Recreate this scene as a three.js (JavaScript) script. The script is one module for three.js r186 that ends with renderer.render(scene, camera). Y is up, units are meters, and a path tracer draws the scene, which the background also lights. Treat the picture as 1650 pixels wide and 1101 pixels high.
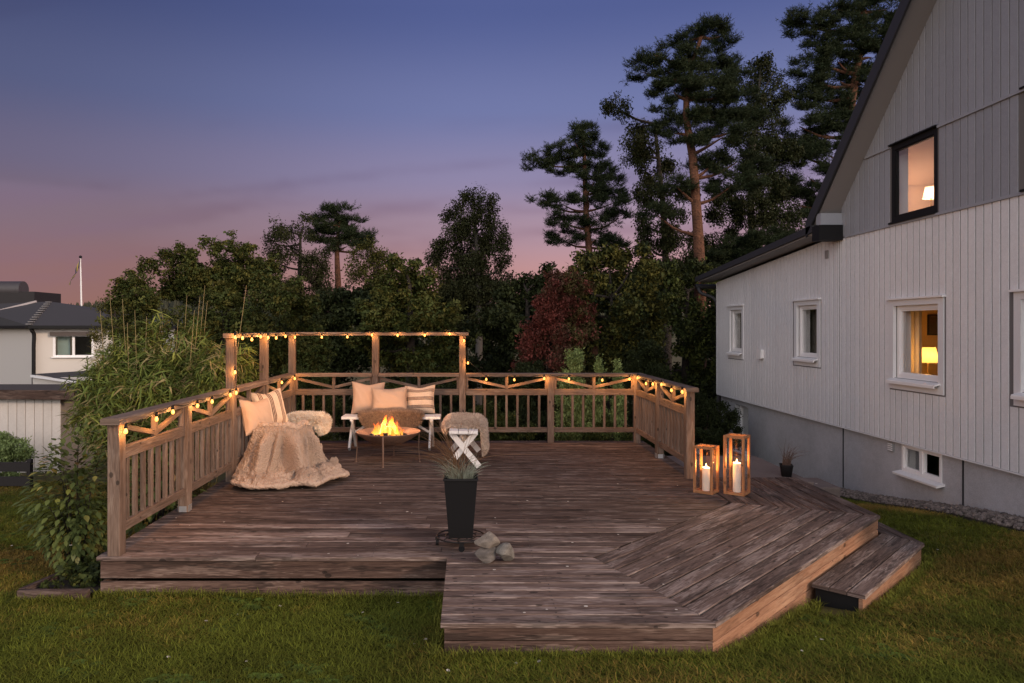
import * as THREE from 'three';
import { mergeGeometries } from 'three/addons/utils/BufferGeometryUtils.js';

// ---------------------------------------------------------------- camera, sky, sun, exposure
// Units are metres. y = 0 is the top of the deck; the lawn lies a little lower. The camera stands on the lawn, 1.7 m above the deck boards, and looks along -z.
const CAM = 1.7, F = 1150, PX = 757, PY = 530;                 // the lens: focal length and optical axis for a 1650 x 1101 picture
const scene = new THREE.Scene();
const camera = new THREE.PerspectiveCamera(2 * Math.atan(550.5 / F) * 180 / Math.PI, 1650 / 1101, 0.05, 3000);
camera.position.set(0, CAM, 0);
camera.lookAt(0, CAM, -10);
camera.setViewOffset(1650, 1101, 825 - PX, 550.5 - PY, 1650, 1101);
const renderer = new THREE.WebGLRenderer({ antialias: true });
renderer.toneMapping = THREE.LinearToneMapping;
renderer.toneMappingExposure = 1.0;
renderer.shadowMap.enabled = true;

const lin = (c) => { c /= 255; return c <= 0.04045 ? c / 12.92 : Math.pow((c + 0.055) / 1.055, 2.4); };
const L3 = (r, g, b) => [lin(r), lin(g), lin(b)];
const C = (r, g, b) => new THREE.Color().setRGB(r, g, b);
const S = (r, g, b) => new THREE.Color().setRGB(lin(r), lin(g), lin(b));
const clamp = THREE.MathUtils.clamp, lerp = THREE.MathUtils.lerp, sstep = THREE.MathUtils.smoothstep;
const V = (x, y, z) => new THREE.Vector3(x, y, z);
function rng(seed) { let s = seed >>> 0; return () => { s = (s + 0x6d2b79f5) | 0; let t = Math.imul(s ^ (s >>> 15), 1 | s); t = (t + Math.imul(t ^ (t >>> 7), 61 | t)) ^ t; return ((t ^ (t >>> 14)) >>> 0) / 4294967296; }; }
function hash(x, y, s) { let h = Math.imul(x, 374761393) + Math.imul(y, 668265263) + Math.imul(s, 1274126177) | 0; h = Math.imul(h ^ (h >>> 13), 1274126177); return ((h ^ (h >>> 16)) >>> 0) / 4294967296; }
function noise(x, y, px, py, s) {                              // value noise that repeats after px, py cells
  const ix = Math.floor(x), iy = Math.floor(y), fx = x - ix, fy = y - iy, u = fx * fx * (3 - 2 * fx), v = fy * fy * (3 - 2 * fy);
  const a = ((ix % px) + px) % px, b = (a + 1) % px, c = ((iy % py) + py) % py, d = (c + 1) % py;
  return lerp(lerp(hash(a, c, s), hash(b, c, s), u), lerp(hash(a, d, s), hash(b, d, s), u), v);
}
const fbm = (x, y, s, o = 4) => { let n = 0, a = 0.5, t = 0; for (let i = 0; i < o; i++) { n += a * noise(x, y, 1 << 20, 1 << 20, s + i); t += a; a *= 0.5; x *= 2.03; y *= 2.03; } return n / t; };

const SUN = V(0.76, 0.31, 0.60).normalize();                   // the low evening glow behind the camera, to the right, past the end of the house
{
  const W = 1024, H = 512, data = new Float32Array(W * H * 4);
  // colours of the clear sky by height, looking away from the glow
  const stops = [[0, L3(192, 138, 122)], [4, L3(182, 136, 134)], [8, L3(164, 138, 154)], [12, L3(143, 135, 169)], [17, L3(114, 122, 168)], [24, L3(84, 96, 148)], [40, L3(68, 80, 134)], [90, L3(62, 74, 126)]];
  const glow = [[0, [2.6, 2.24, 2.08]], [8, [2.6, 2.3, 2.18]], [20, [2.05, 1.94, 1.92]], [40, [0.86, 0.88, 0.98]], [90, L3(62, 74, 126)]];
  const at = (t, e) => { let i = 1; while (i < t.length - 1 && e > t[i][0]) i++; const [e0, a] = t[i - 1], [e1, b] = t[i], k = clamp((e - e0) / (e1 - e0), 0, 1); return [0, 1, 2].map((c) => lerp(a[c], b[c], k * k * (3 - 2 * k) * 0.5 + k * 0.5)); };
  const fillGlowAz = Math.atan2(1, 0.12);                          // middle of the unseen glow, turned off the sun and raised to brighten the house wall
  for (let r = 0; r < H; r++) for (let q = 0; q < W; q++) {
    const el = ((r + 0.5) / H - 0.5) * 180, az = ((q + 0.5) / W - 0.5) * 2 * Math.PI, o = (r * W + q) * 4;
    let col;
    if (el <= 0) col = [0.05, 0.045, 0.04];
    else {
      const base = at(stops, el), warm = at(glow, el), w = sstep(Math.cos(az - fillGlowAz), -0.1, 0.7);
      // thin streaks of cloud, darker and a little redder than the sky behind them
      const x = Math.cos(az) * Math.cos(el * Math.PI / 180), z = Math.sin(az) * Math.cos(el * Math.PI / 180), y = Math.sin(el * Math.PI / 180) + 0.12;
      const cx = x / y, cz = z / y, band = sstep(fbm(cx * 0.7 + cz * 0.3 + 4.2, cz * 3.4 - cx * 0.8 + 7.7, 91, 5), 0.50, 0.72) * sstep(el, 1, 5) * (1 - sstep(el, 13, 26));
      const left = -0.46 * (1 - sstep(x, -0.62, 0.06)) + 0.22 * sstep(x, -0.12, 0.2) * (1 - sstep(el, 4, 13));
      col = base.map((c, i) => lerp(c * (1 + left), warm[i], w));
      col = col.map((c, i) => c * (1 - band * [0.15, 0.19, 0.17][i]));
    }
    data[o] = col[0]; data[o + 1] = col[1]; data[o + 2] = col[2]; data[o + 3] = 1;
  }
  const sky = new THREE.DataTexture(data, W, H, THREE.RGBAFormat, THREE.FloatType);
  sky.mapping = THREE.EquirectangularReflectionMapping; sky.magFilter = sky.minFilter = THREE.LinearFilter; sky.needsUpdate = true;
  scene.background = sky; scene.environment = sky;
}
const sun = new THREE.DirectionalLight(C(1, 0.70, 0.49), 1.9);
sun.name = 'evening_sun';
sun.position.copy(SUN).multiplyScalar(60); sun.target.position.set(0, 0, 0);
sun.castShadow = true; sun.shadow.radius = 14; sun.shadow.mapSize.set(4096, 4096);
Object.assign(sun.shadow.camera, { left: -40, right: 40, top: 40, bottom: -40, near: 1, far: 160 });
scene.add(sun); scene.add(sun.target);

// ---------------------------------------------------------------- helpers
const taken = new Map();
const numbered = (n) => { const k = taken.get(n) ?? 0; taken.set(n, k + 1); return k ? n + '_' + String(k).padStart(3, '0') : n; };
const at = (px, py, Z) => V((px - PX) / F * Z, CAM - (py - PY) / F * Z, -Z);   // a point of the place seen at that spot, Z metres away
function thing(name, label, category, pos = [0, 0, 0], group, turn = 0) {
  const g = new THREE.Group(); g.name = numbered(name); g.position.set(...pos); g.rotation.y = turn;
  g.userData = { label, category }; if (group) g.userData.group = group; scene.add(g); return g;
}
function mesh(name, geo, mat, parent) {                        // a mesh whose geometry is in the parent's own axes
  const m = new THREE.Mesh(geo, mat); m.name = parent ? name : numbered(name); m.castShadow = m.receiveShadow = true; (parent ?? scene).add(m); return m;
}
const offset = (parent) => { const p = V(0, 0, 0); for (let q = parent; q && q !== scene; q = q.parent) p.add(q.position); return p; };
function put(m, parent, p) { m.position.copy(p).sub(offset(parent)); return m; }   // for parents that are moved but not turned
function structure(name, geo, mat) { const m = mesh(name, geo, mat); m.userData.kind = 'structure'; return m; }

// boards and beams: a bar along x with eased upper edges, its ends cut square or on the skew; uv in metres
function boardGeo(e0, e1, w, h, ch, uo, vo) {
  const q = [[-w / 2, -h / 2], [-w / 2, h / 2 - ch], [-w / 2 + ch, h / 2], [w / 2 - ch, h / 2], [w / 2, h / 2 - ch], [w / 2, -h / 2]];
  const pos = [], nor = [], uv = [], idx = [];
  const xe = (e, z) => lerp(e[0], e[1], (z + w / 2) / w);
  let per = 0;
  for (let i = 0; i < 6; i++) {
    const [za, ya] = q[i], [zb, yb] = q[(i + 1) % 6], l = Math.hypot(zb - za, yb - ya), ny = (zb - za) / l, nz = -(yb - ya) / l, b = pos.length / 3;
    for (const [e, z, y, p] of [[e0, za, ya, per], [e0, zb, yb, per + l], [e1, zb, yb, per + l], [e1, za, ya, per]]) { const x = xe(e, z); pos.push(x, y, z); nor.push(0, ny, nz); uv.push(x + uo, p + vo); }
    idx.push(b, b + 1, b + 2, b, b + 2, b + 3); per += l;
  }
  for (const [e, s] of [[e0, -1], [e1, 1]]) {
    const b = pos.length / 3, k = (e[1] - e[0]) / w, n = V(s, 0, -s * k).normalize();
    for (const [z, y] of q) { pos.push(xe(e, z), y, z); nor.push(n.x, n.y, n.z); uv.push(z * 0.25 + uo, y + vo + 0.3); }
    for (let i = 1; i < 5; i++) idx.push(b, b + (s > 0 ? i : i + 1), b + (s > 0 ? i + 1 : i));
  }
  const g = new THREE.BufferGeometry();
  g.setAttribute('position', new THREE.Float32BufferAttribute(pos, 3)); g.setAttribute('normal', new THREE.Float32BufferAttribute(nor, 3)); g.setAttribute('uv', new THREE.Float32BufferAttribute(uv, 2)); g.setIndex(idx);
  return g;
}
const bar = new Map(), R0 = rng(11);
function barGeo(len, w, h, ch = 0.004) {
  const v = Math.floor(R0() * 7), key = [len.toFixed(3), w.toFixed(3), h.toFixed(3), ch, v].join();
  if (!bar.has(key)) bar.set(key, boardGeo([-len / 2, -len / 2], [len / 2, len / 2], w, h, ch, v * 0.713, v * 0.371));
  return bar.get(key);
}
const frameOf = (x, y) => { const z = V(0, 0, 0).crossVectors(x, y).normalize(), yy = V(0, 0, 0).crossVectors(z, x); return new THREE.Matrix4().makeBasis(x, yy, z); };
function beam(name, parent, mat, a, b, w, h, up = V(0, 1, 0), ch = 0.004) {  // from a to b in world metres (or in the parent's axes if the parent is turned)
  const d = V(0, 0, 0).subVectors(b, a), len = d.length(); d.normalize();
  if (Math.abs(d.dot(up)) > 0.99) up = V(1, 0, 0);
  const m = mesh(name, barGeo(len, w, h, ch), mat, parent);
  m.quaternion.setFromRotationMatrix(frameOf(d, up));
  m.position.copy(a).add(b).multiplyScalar(0.5).sub(offset(parent));
  return m;
}
const BOX = new THREE.BoxGeometry(1, 1, 1);
function box(name, parent, mat, x0, x1, y0, y1, z0, z1) {       // a plain block between world bounds
  const m = mesh(name, BOX, mat, parent); m.scale.set(x1 - x0, y1 - y0, z1 - z0); return put(m, parent, V((x0 + x1) / 2, (y0 + y1) / 2, (z0 + z1) / 2));
}
function tubeGeo(pts, radii, n = 7, closed = true) {
  const pos = [], idx = [], uv = []; let along = 0;
  const N = pts.length; let side = V(0.3, 0.2, 1).normalize();
  for (let i = 0; i < N; i++) {
    const t = V(0, 0, 0).subVectors(pts[Math.min(i + 1, N - 1)], pts[Math.max(i - 1, 0)]).normalize();
    const s = side.clone().addScaledVector(t, -side.dot(t)); if (s.lengthSq() < 1e-4) s.set(1, 0.1, 0).addScaledVector(t, -t.x); s.normalize(); side = s;
    const b = V(0, 0, 0).crossVectors(t, s), r = Array.isArray(radii) ? radii[i] : radii;
    if (i) along += pts[i].distanceTo(pts[i - 1]);
    for (let k = 0; k <= n; k++) { const a = k / n * 2 * Math.PI; pos.push(pts[i].x + (s.x * Math.cos(a) + b.x * Math.sin(a)) * r, pts[i].y + (s.y * Math.cos(a) + b.y * Math.sin(a)) * r, pts[i].z + (s.z * Math.cos(a) + b.z * Math.sin(a)) * r); uv.push(along, k / n * 2 * Math.PI * Math.max(r, 0.02)); }
  }
  for (let i = 0; i < N - 1; i++) for (let k = 0; k < n; k++) { const a = i * (n + 1) + k, c = a + n + 1; idx.push(a, a + 1, c, a + 1, c + 1, c); }
  if (closed) for (const [o, f] of [[0, 1], [(N - 1) * (n + 1), 0]]) for (let k = 1; k < n - 1; k++) idx.push(o, o + (f ? k + 1 : k), o + (f ? k : k + 1));
  const g = new THREE.BufferGeometry(); g.setAttribute('position', new THREE.Float32BufferAttribute(pos, 3)); g.setAttribute('uv', new THREE.Float32BufferAttribute(uv, 2)); g.setIndex(idx); g.computeVertexNormals(); return g;
}
const curve = (pts, n) => new THREE.CatmullRomCurve3(pts).getPoints(n);
function gridGeo(nu, nv, f, uvs = [1, 1]) {                    // a sheet: f(u, v) -> point, u and v from 0 to 1
  const pos = [], uv = [], idx = [];
  for (let j = 0; j <= nv; j++) for (let i = 0; i <= nu; i++) { const p = f(i / nu, j / nv); pos.push(p.x, p.y, p.z); uv.push(i / nu * uvs[0], j / nv * uvs[1]); }
  for (let j = 0; j < nv; j++) for (let i = 0; i < nu; i++) { const a = j * (nu + 1) + i, b = a + nu + 1; idx.push(a, a + 1, b, a + 1, b + 1, b); }
  const g = new THREE.BufferGeometry(); g.setAttribute('position', new THREE.Float32BufferAttribute(pos, 3)); g.setAttribute('uv', new THREE.Float32BufferAttribute(uv, 2)); g.setIndex(idx); g.computeVertexNormals(); return g;
}

// ---------------------------------------------------------------- materials
function texture(W, H, f, srgb) {
  const d = new Uint8Array(W * H * 4);
  for (let y = 0; y < H; y++) for (let x = 0; x < W; x++) { const c = f(x, y), o = (y * W + x) * 4; d[o] = clamp(c[0], 0, 255); d[o + 1] = clamp(c[1], 0, 255); d[o + 2] = clamp(c[2], 0, 255); d[o + 3] = 255; }
  const t = new THREE.DataTexture(d, W, H); t.wrapS = t.wrapT = THREE.RepeatWrapping; t.magFilter = THREE.LinearFilter; t.minFilter = THREE.LinearMipmapLinearFilter; if (srgb) t.colorSpace = THREE.SRGBColorSpace; t.needsUpdate = true; return t;
}
// sawn wood, 4 m long by 1 m: fibres along u, knots that push the fibres aside, cracks, and weathered (bleached or blackened) streaks
function wood({ dark, mid, pale, bleach = [165, 152, 146], worn = 0, soot = 0, knots = 26, seed }) {
  const W = 2048, H = 512, warp = new Float32Array(W * H), core = new Float32Array(W * H), crack = new Float32Array(W * H), R = rng(seed);
  for (let k = 0; k < knots; k++) {
    const cx = R() * W, cy = R() * H, r = 3 + R() * 4.5, ax = 1 + R() * 1.1;
    for (let y = -60; y <= 60; y++) for (let x = -150; x <= 150; x++) {
      const o = ((Math.round(cy) + y + H * 2) % H) * W + (Math.round(cx) + x + W) % W, d = Math.hypot(x / ax, y) / r;
      warp[o] += Math.sign(y) * 0.9 * r * Math.exp(-d * d * 0.16) * Math.exp(-Math.abs(y) / (r * 3)); if (d < 1.5) core[o] = Math.max(core[o], 1 - sstep(d, 0.75, 1.4) + 0.25 * Math.sin(d * 9));
    }
  }
  for (let k = 0; k < 90 * (0.3 + worn); k++) { let x = R() * W, y = R() * H; const n = 40 + R() * 260, s = 0.4 + R() * 0.6; for (let i = 0; i < n; i++) { x += 1; y += (R() - 0.5) * 0.35; crack[((Math.round(y) + H) % H) * W + Math.round(x) % W] = s * Math.sin(Math.PI * i / n); } }
  const hgt = new Float32Array(W * H);
  const f = (x, y) => {
    const o = y * W + x, u = x / W, v = (y + warp[o]) / H;
    const fib = noise(u * 40, v * 190, 40, 190, seed + 1), fine = noise(u * 130, v * 400, 130, 400, seed + 2), ring = noise(u * 9, v * 60, 9, 60, seed + 3), tone = noise(u * 7, v * 9, 7, 9, seed + 4);
    const g = 0.34 * fib + 0.24 * fine + 0.3 * ring + 0.3 * tone - 0.09;
    let c = [0, 1, 2].map((i) => (g < 0.5 ? lerp(dark[i], mid[i], g * 2) : lerp(mid[i], pale[i], g * 2 - 1)));
    const pw = 0.5 * noise(u * 12, y / H * 15, 12, 15, seed + 5) + 0.3 * noise(u * 50, y / H * 90, 50, 90, seed + 6) + 0.2 * fine, w = sstep(pw, 0.50, 0.68) * worn;
    c = c.map((a, i) => lerp(a, bleach[i], w * (0.45 + 0.55 * fib)));
    const ps = 0.6 * noise(u * 14, y / H * 22, 14, 22, seed + 7) + 0.4 * noise(u * 60, y / H * 120, 60, 120, seed + 8), b = sstep(ps, 0.55, 0.72) * soot;
    const shade = (1 - 0.62 * b) * (1 - 0.42 * clamp(core[o], 0, 1)) * (1 - 0.7 * crack[o]);
    hgt[o] = clamp(0.35 * fib + 0.25 * fine + 0.25 * ring + 0.15 * (1 - b) - 0.5 * crack[o], 0, 1);
    return c.map((a) => a * shade);
  };
  const map = texture(W, H, f, true), bump = texture(W, H, (x, y) => { const h = hgt[y * W + x] * 255; return [h, h, h]; });
  for (const t of [map, bump]) t.repeat.set(0.25, 1);
  return { map, bump };
}
const WEATHERED = wood({ dark: [58, 47, 43], mid: [100, 84, 77], pale: [138, 122, 113], bleach: [182, 170, 163], worn: 0.5, soot: 0.4, knots: 44, seed: 100 });
const STAINED = wood({ dark: [56, 43, 39], mid: [86, 71, 65], pale: [118, 101, 93], bleach: [154, 141, 134], worn: 0.6, soot: 0.5, knots: 22, seed: 200 });
const GREYED = wood({ dark: [88, 72, 62], mid: [122, 103, 91], pale: [150, 131, 117], bleach: [160, 148, 138], worn: 0.45, soot: 0.12, knots: 30, seed: 300 });
const PINE = wood({ dark: [136, 98, 76], mid: [168, 128, 102], pale: [190, 152, 124], bleach: [196, 170, 146], worn: 0.3, soot: 0.16, knots: 34, seed: 400 });
const std = (o) => new THREE.MeshStandardMaterial({ roughness: 0.8, ...o });
const woodMat = (t, color, rough = 0.75, bump = 0.004) => new THREE.MeshPhysicalMaterial({ specularIntensity: 0.5, map: t.map, bumpMap: t.bump, bumpScale: bump, color, roughness: rough });
const speckle = texture(512, 512, (x, y) => { const n = 0.5 * noise(x / 4, y / 4, 128, 128, 5) + 0.3 * noise(x / 16, y / 16, 32, 32, 6) + 0.2 * noise(x / 64, y / 64, 8, 8, 7), v = 232 + 23 * n; return [v, v, v]; }, true);
const render = texture(512, 512, (x, y) => { const n = 0.45 * noise(x / 2, y / 2, 256, 256, 15) + 0.2 * noise(x / 16, y / 16, 32, 32, 16) + 0.35 * noise(x / 128, y / 128, 4, 4, 17), v = 200 + 55 * n; return [v, v, v]; }, true);
const weave = texture(256, 256, (x, y) => { const a = (Math.sin(x * Math.PI / 4) + Math.sin(y * Math.PI / 4)) * 0.25 + 0.5, v = 150 + 70 * a + 35 * noise(x / 8, y / 8, 32, 32, 25); return [v, v, v]; });
const fleece = texture(512, 512, (x, y) => { let m = 9; const gx = x / 16, gy = y / 16, ix = Math.floor(gx), iy = Math.floor(gy); for (let j = -1; j < 2; j++) for (let i = -1; i < 2; i++) { const a = ((ix + i) % 32 + 32) % 32, b = ((iy + j) % 32 + 32) % 32, dx = ix + i + hash(a, b, 31) - gx, dy = iy + j + hash(a, b, 32) - gy; m = Math.min(m, Math.hypot(dx, dy)); } const v = 255 * (1 - clamp(m, 0, 1)); return [v, v, v]; });
const M = {
  deckMain: [0.76, 0.86, 0.96, 0.8, 0.9].map((k) => woodMat(STAINED, C(k, k * 0.985, k * 0.97), 0.92)),
  deckWorn: [1.0, 1.12, 1.26, 1.05, 1.18].map((k) => woodMat(WEATHERED, C(k, k * 0.985, k * 0.97), 0.92)),
  fasciaDark: [0.95, 1.1].map((k) => woodMat(STAINED, C(k * 1.1, k, k * 0.92), 0.75)),
  fasciaPine: [0.85, 1, 0.92].map((k) => woodMat(PINE, C(k, k * 0.97, k * 0.94), 0.75)),
  rail: [0.72, 0.82, 0.9].map((k) => woodMat(GREYED, C(k, k * 0.97, k * 0.94), 0.75)),
  joist: std({ color: C(0.05, 0.04, 0.033) }),
  bench: std({ color: C(0.84, 0.82, 0.80), map: speckle, roughness: 0.5 }),
  teak: woodMat(PINE, C(0.98, 0.76, 0.52), 0.5, 0.001),
  cladWhite: [0.98, 0.95, 1].map((k) => std({ color: C(0.85 * k, 0.86 * k, 0.875 * k), map: speckle, roughness: 0.55 })),
  cladGrey: [0.96, 1, 1.05].map((k) => std({ color: C(0.34 * k, 0.36 * k, 0.40 * k), map: speckle, roughness: 0.55 })),
  plinth: std({ color: C(0.52, 0.53, 0.56), map: render, bumpMap: render, bumpScale: 0.004, roughness: 0.9 }),
  trim: std({ color: C(0.82, 0.82, 0.82), roughness: 0.45 }),
  roof: std({ color: C(0.028, 0.029, 0.033), roughness: 0.6 }), black: new THREE.MeshPhysicalMaterial({ color: C(0.013, 0.013, 0.014), roughness: 0.6, specularIntensity: 0.35 }),
  soffit: std({ color: C(0.26, 0.245, 0.24), roughness: 0.7 }),
  iron: std({ color: C(0.03, 0.027, 0.025), roughness: 0.5, metalness: 0.6 }), zinc: std({ color: C(0.42, 0.43, 0.44), roughness: 0.5, metalness: 0.7 }),
  glass: new THREE.MeshPhysicalMaterial({ color: C(1, 1, 1), roughness: 0.02, transmission: 1, thickness: 0, ior: 1.5 }),
  darkWall: std({ color: C(0.12, 0.11, 0.10), roughness: 0.9 }), soil: std({ color: C(0.028, 0.02, 0.015), roughness: 1 }),
  leaf: new THREE.MeshPhysicalMaterial({ color: C(1, 1, 1), roughness: 0.7, specularIntensity: 0.3, side: THREE.DoubleSide }),
};
const pick = (list, i) => list[((i * 7919) >>> 0) % list.length];

// ---------------------------------------------------------------- the ground
function groundY(x, Z) {
  let d = Z < 11 ? 1.54 + 0.09 * Z : 2.53 + 0.058 * (Math.min(Z, 42) - 11);
  d -= 0.17 * sstep(x, 3.6, 5.2) * (1 - sstep(Z, 7.6, 10.6));
  d += (fbm(x * 0.5 + 50, Z * 0.5 + 50, 61, 2) - 0.5) * 0.05;
  return CAM - d;
}
{
  const warpX = (t) => Math.sign(t) * (Math.abs(t) * 14 + Math.pow(Math.abs(t), 4) * 420), warpZ = (t) => -30 + t * 52 + Math.pow(t, 5) * 620;
  const g = gridGeo(150, 170, (u, v) => { const x = warpX(u * 2 - 1), Z = warpZ(v); return V(x, groundY(x, Z), -Z); });
  const p = g.attributes.position, uv = g.attributes.uv; for (let i = 0; i < p.count; i++) uv.setXY(i, p.getX(i) / 4, p.getZ(i) / 4);
  const t = texture(1024, 1024, (x, y) => {
    const a = noise(x / 3, y / 3, 341, 341, 41), b = noise(x / 16, y / 16, 64, 64, 42), c = noise(x / 128, y / 128, 8, 8, 43), k = 0.4 * a + 0.3 * b + 0.3 * c;
    return [lerp(56, 104, k), lerp(56, 90, k), lerp(18, 32, k)];
  }, true);
  const lawn = structure('lawn', g, std({ map: t, color: C(0.8, 0.8, 0.8), bumpMap: t, bumpScale: 0.02, roughness: 1 }));
  lawn.userData.label = 'short mown lawn around the deck';
}

// ---------------------------------------------------------------- the deck: main boards, and a skirt of nine boards that turns the corner on the skew
const deck = thing('wooden_deck', 'weathered brown plank deck with a splayed platform and step at its front corner', 'deck', [0, 0, -7.5]);
const P2 = (x, z) => ({ x, z }), sub = (a, b) => P2(a.x - b.x, a.z - b.z), along = (a, d, s) => P2(a.x + d.x * s, a.z + d.z * s), unit = (d) => { const l = Math.hypot(d.x, d.z); return P2(d.x / l, d.z / l); };
function meet(p, d, q, e) { const c = d.x * e.z - d.z * e.x; return ((q.x - p.x) * e.z - (q.z - p.z) * e.x) / c; }   // s with p + d s on the line q + e r
const W9 = 1.19, dA = P2(-0.17, 4.12), dB = P2(1.42, 4.12), dC = P2(3.74, 6.5), dD = P2(3.74, 8.17);
const d1 = P2(1, 0), d2 = unit(sub(dC, dB)), d3 = P2(0, 1), inward = (d) => P2(-d.z, d.x);
const iB = (() => { const p = along(dA, inward(d1), W9), q = along(dB, inward(d2), W9); return along(p, d1, meet(p, d1, q, d2)); })();
const iC = (() => { const p = along(dB, inward(d2), W9), q = along(dC, inward(d3), W9); return along(p, d2, meet(p, d2, q, d3)); })();
const RD = rng(77);
function strip(parent, mats, p, d, n, pitch, width, y, thick, mA, mB, qA, qB) {   // n boards along d, the first with its outer edge through p, cut along the lines qA + mA and qB + mB
  const nn = inward(d);
  for (let k = 0; k < n; k++) {
    const t0 = k * pitch, t1 = t0 + width, edge = (t, q, m) => meet(along(p, nn, t), d, q, m);
    const g = boardGeo([edge(t1, qA, mA) + 0.0015, edge(t0, qA, mA) + 0.0015], [edge(t1, qB, mB) - 0.0015, edge(t0, qB, mB) - 0.0015], width, thick, 0.005, RD() * 4, RD());
    const m = mesh('deck_plank', g, mats[Math.floor(RD() * mats.length)], parent), c = along(p, nn, (t0 + t1) / 2);
    m.quaternion.setFromRotationMatrix(frameOf(V(d.x, 0, -d.z), V(0, 1, 0)));
    put(m, parent, V(c.x, y - thick / 2 - RD() * 0.0015, -c.z));
  }
}
const PITCH = W9 / 9, WID = PITCH - 0.0135;
strip(deck, M.deckWorn, dA, d1, 9, PITCH, WID, 0, 0.028, P2(0, 1), sub(iB, dB), dA, dB);
strip(deck, M.deckWorn, dB, d2, 9, PITCH, WID, 0, 0.028, sub(iB, dB), sub(iC, dC), dB, dC);
strip(deck, M.deckMain, dC, d3, 9, PITCH, WID, 0, 0.028, sub(iC, dC), P2(1, 0), dC, dD);
{
  const z0 = 4.12 + W9, n = 42, pitch = (10.86 - z0) / n, w = pitch - 0.0125;
  const right = (z) => (z < iC.z ? iB.x + (z - iB.z) * (iC.x - iB.x) / (iC.z - iB.z) : z < 8.17 ? iC.x : 2.63);
  for (let k = 0; k < n; k++) {
    const za = z0 + k * pitch, zb = za + w, lo = -2.78, ra = right(za) - 0.003, rb = right(zb) - 0.003, ends = Math.abs(rb - ra) > 0.3 ? [Math.min(ra, rb), Math.min(ra, rb)] : [rb, ra];
    const cuts = [[lo, lo]]; if (RD() < 0.62) { const c = -1.9 + RD() * 3.2; cuts.push([c, c]); } cuts.push(ends);
    for (let i = 0; i + 1 < cuts.length; i++) {
      const first = i === 0 ? 0 : 0.002, last = i + 2 === cuts.length ? 0 : -0.002, mats = k < 7 ? [...M.deckMain, ...M.deckWorn] : M.deckMain;
      const m = mesh('deck_plank', boardGeo(cuts[i].map((x) => x + first), cuts[i + 1].map((x) => x + last), w, 0.028, 0.005, RD() * 4, RD()), mats[Math.floor(RD() * mats.length)], deck);
      put(m, deck, V(0, -0.014 - RD() * 0.0015, -(za + zb) / 2));
    }
  }
}
function fascia(p, q, rows, mats, th = 0.026) {                  // stacked boards on edge between two plan points; their outer face lies on the line p q
  const d = unit(sub(q, p)), nn = inward(d), a = along(p, nn, th / 2), b = along(q, nn, th / 2);
  rows.forEach(([top, bottom], i) => beam('fascia_board', deck, mats[i % mats.length], V(a.x, (top + bottom) / 2, -a.z), V(b.x, (top + bottom) / 2, -b.z), th, top - bottom - 0.009, V(0, 1, 0), 0.006));
}
const inset = 0.022, rows3 = [[-0.029, -0.126], [-0.127, -0.224], [-0.225, -0.322], [-0.323, -0.47]], rows2 = [[-0.029, -0.112], [-0.113, -0.22]];
const eA = P2(dA.x + inset, dA.z + inset), eB = along(along(dB, inward(d1), inset), d1, -0.01), fB = along(along(dB, inward(d2), inset), d2, 0.012), fC = along(along(dC, inward(d2), inset), d2, -0.012), gC = along(along(dC, inward(d3), inset), d3, 0.0), gD = P2(dD.x - inset, dD.z - inset);
fascia(eA, eB, rows2, M.fasciaDark); fascia(fB, fC, rows3, M.fasciaPine); fascia(gC, gD, rows3, M.fasciaPine);
fascia(P2(-2.76, 5.332), P2(dA.x + inset - 0.028, 5.332), [[-0.029, -0.168], [-0.186, -0.33]], M.fasciaDark);
fascia(P2(dA.x + inset, 5.32), P2(dA.x + inset, 4.172), rows2, M.fasciaDark);
fascia(P2(-2.76, 10.84), P2(-2.76, 5.36), [[-0.029, -0.168], [-0.186, -0.33], [-0.335, -0.7]], M.fasciaDark);
fascia(P2(2.61, 10.84), P2(-2.73, 10.84), [[-0.029, -0.168], [-0.186, -0.33], [-0.34, -0.7]], M.fasciaDark);
fascia(P2(2.61, 8.2), P2(2.61, 10.81), [[-0.029, -0.168], [-0.186, -0.33], [-0.34, -0.6]], M.fasciaDark);
fascia(P2(3.69, 8.148), P2(2.64, 8.148), rows3, M.fasciaDark);
for (let i = 0; i < 9; i++) { const x = -2.55 + i * 0.6; box('joist', deck, M.joist, x, x + 0.045, -0.17, -0.0305, -10.8, -5.4); }
for (let i = 0; i < 3; i++) { const x = 0 + i * 0.5; box('joist', deck, M.joist, x, x + 0.045, -0.12, -0.0305, -5.36, -4.2); }
for (let i = 0; i < 5; i++) { const s = 0.5 + i * 0.58, a = along(along(dB, d2, s), inward(d2), 0.07), b = along(a, inward(d2), 1.1); beam('joist', deck, M.joist, V(a.x, -0.1, -a.z), V(b.x, -0.1, -b.z), 0.045, 0.13); }
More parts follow.
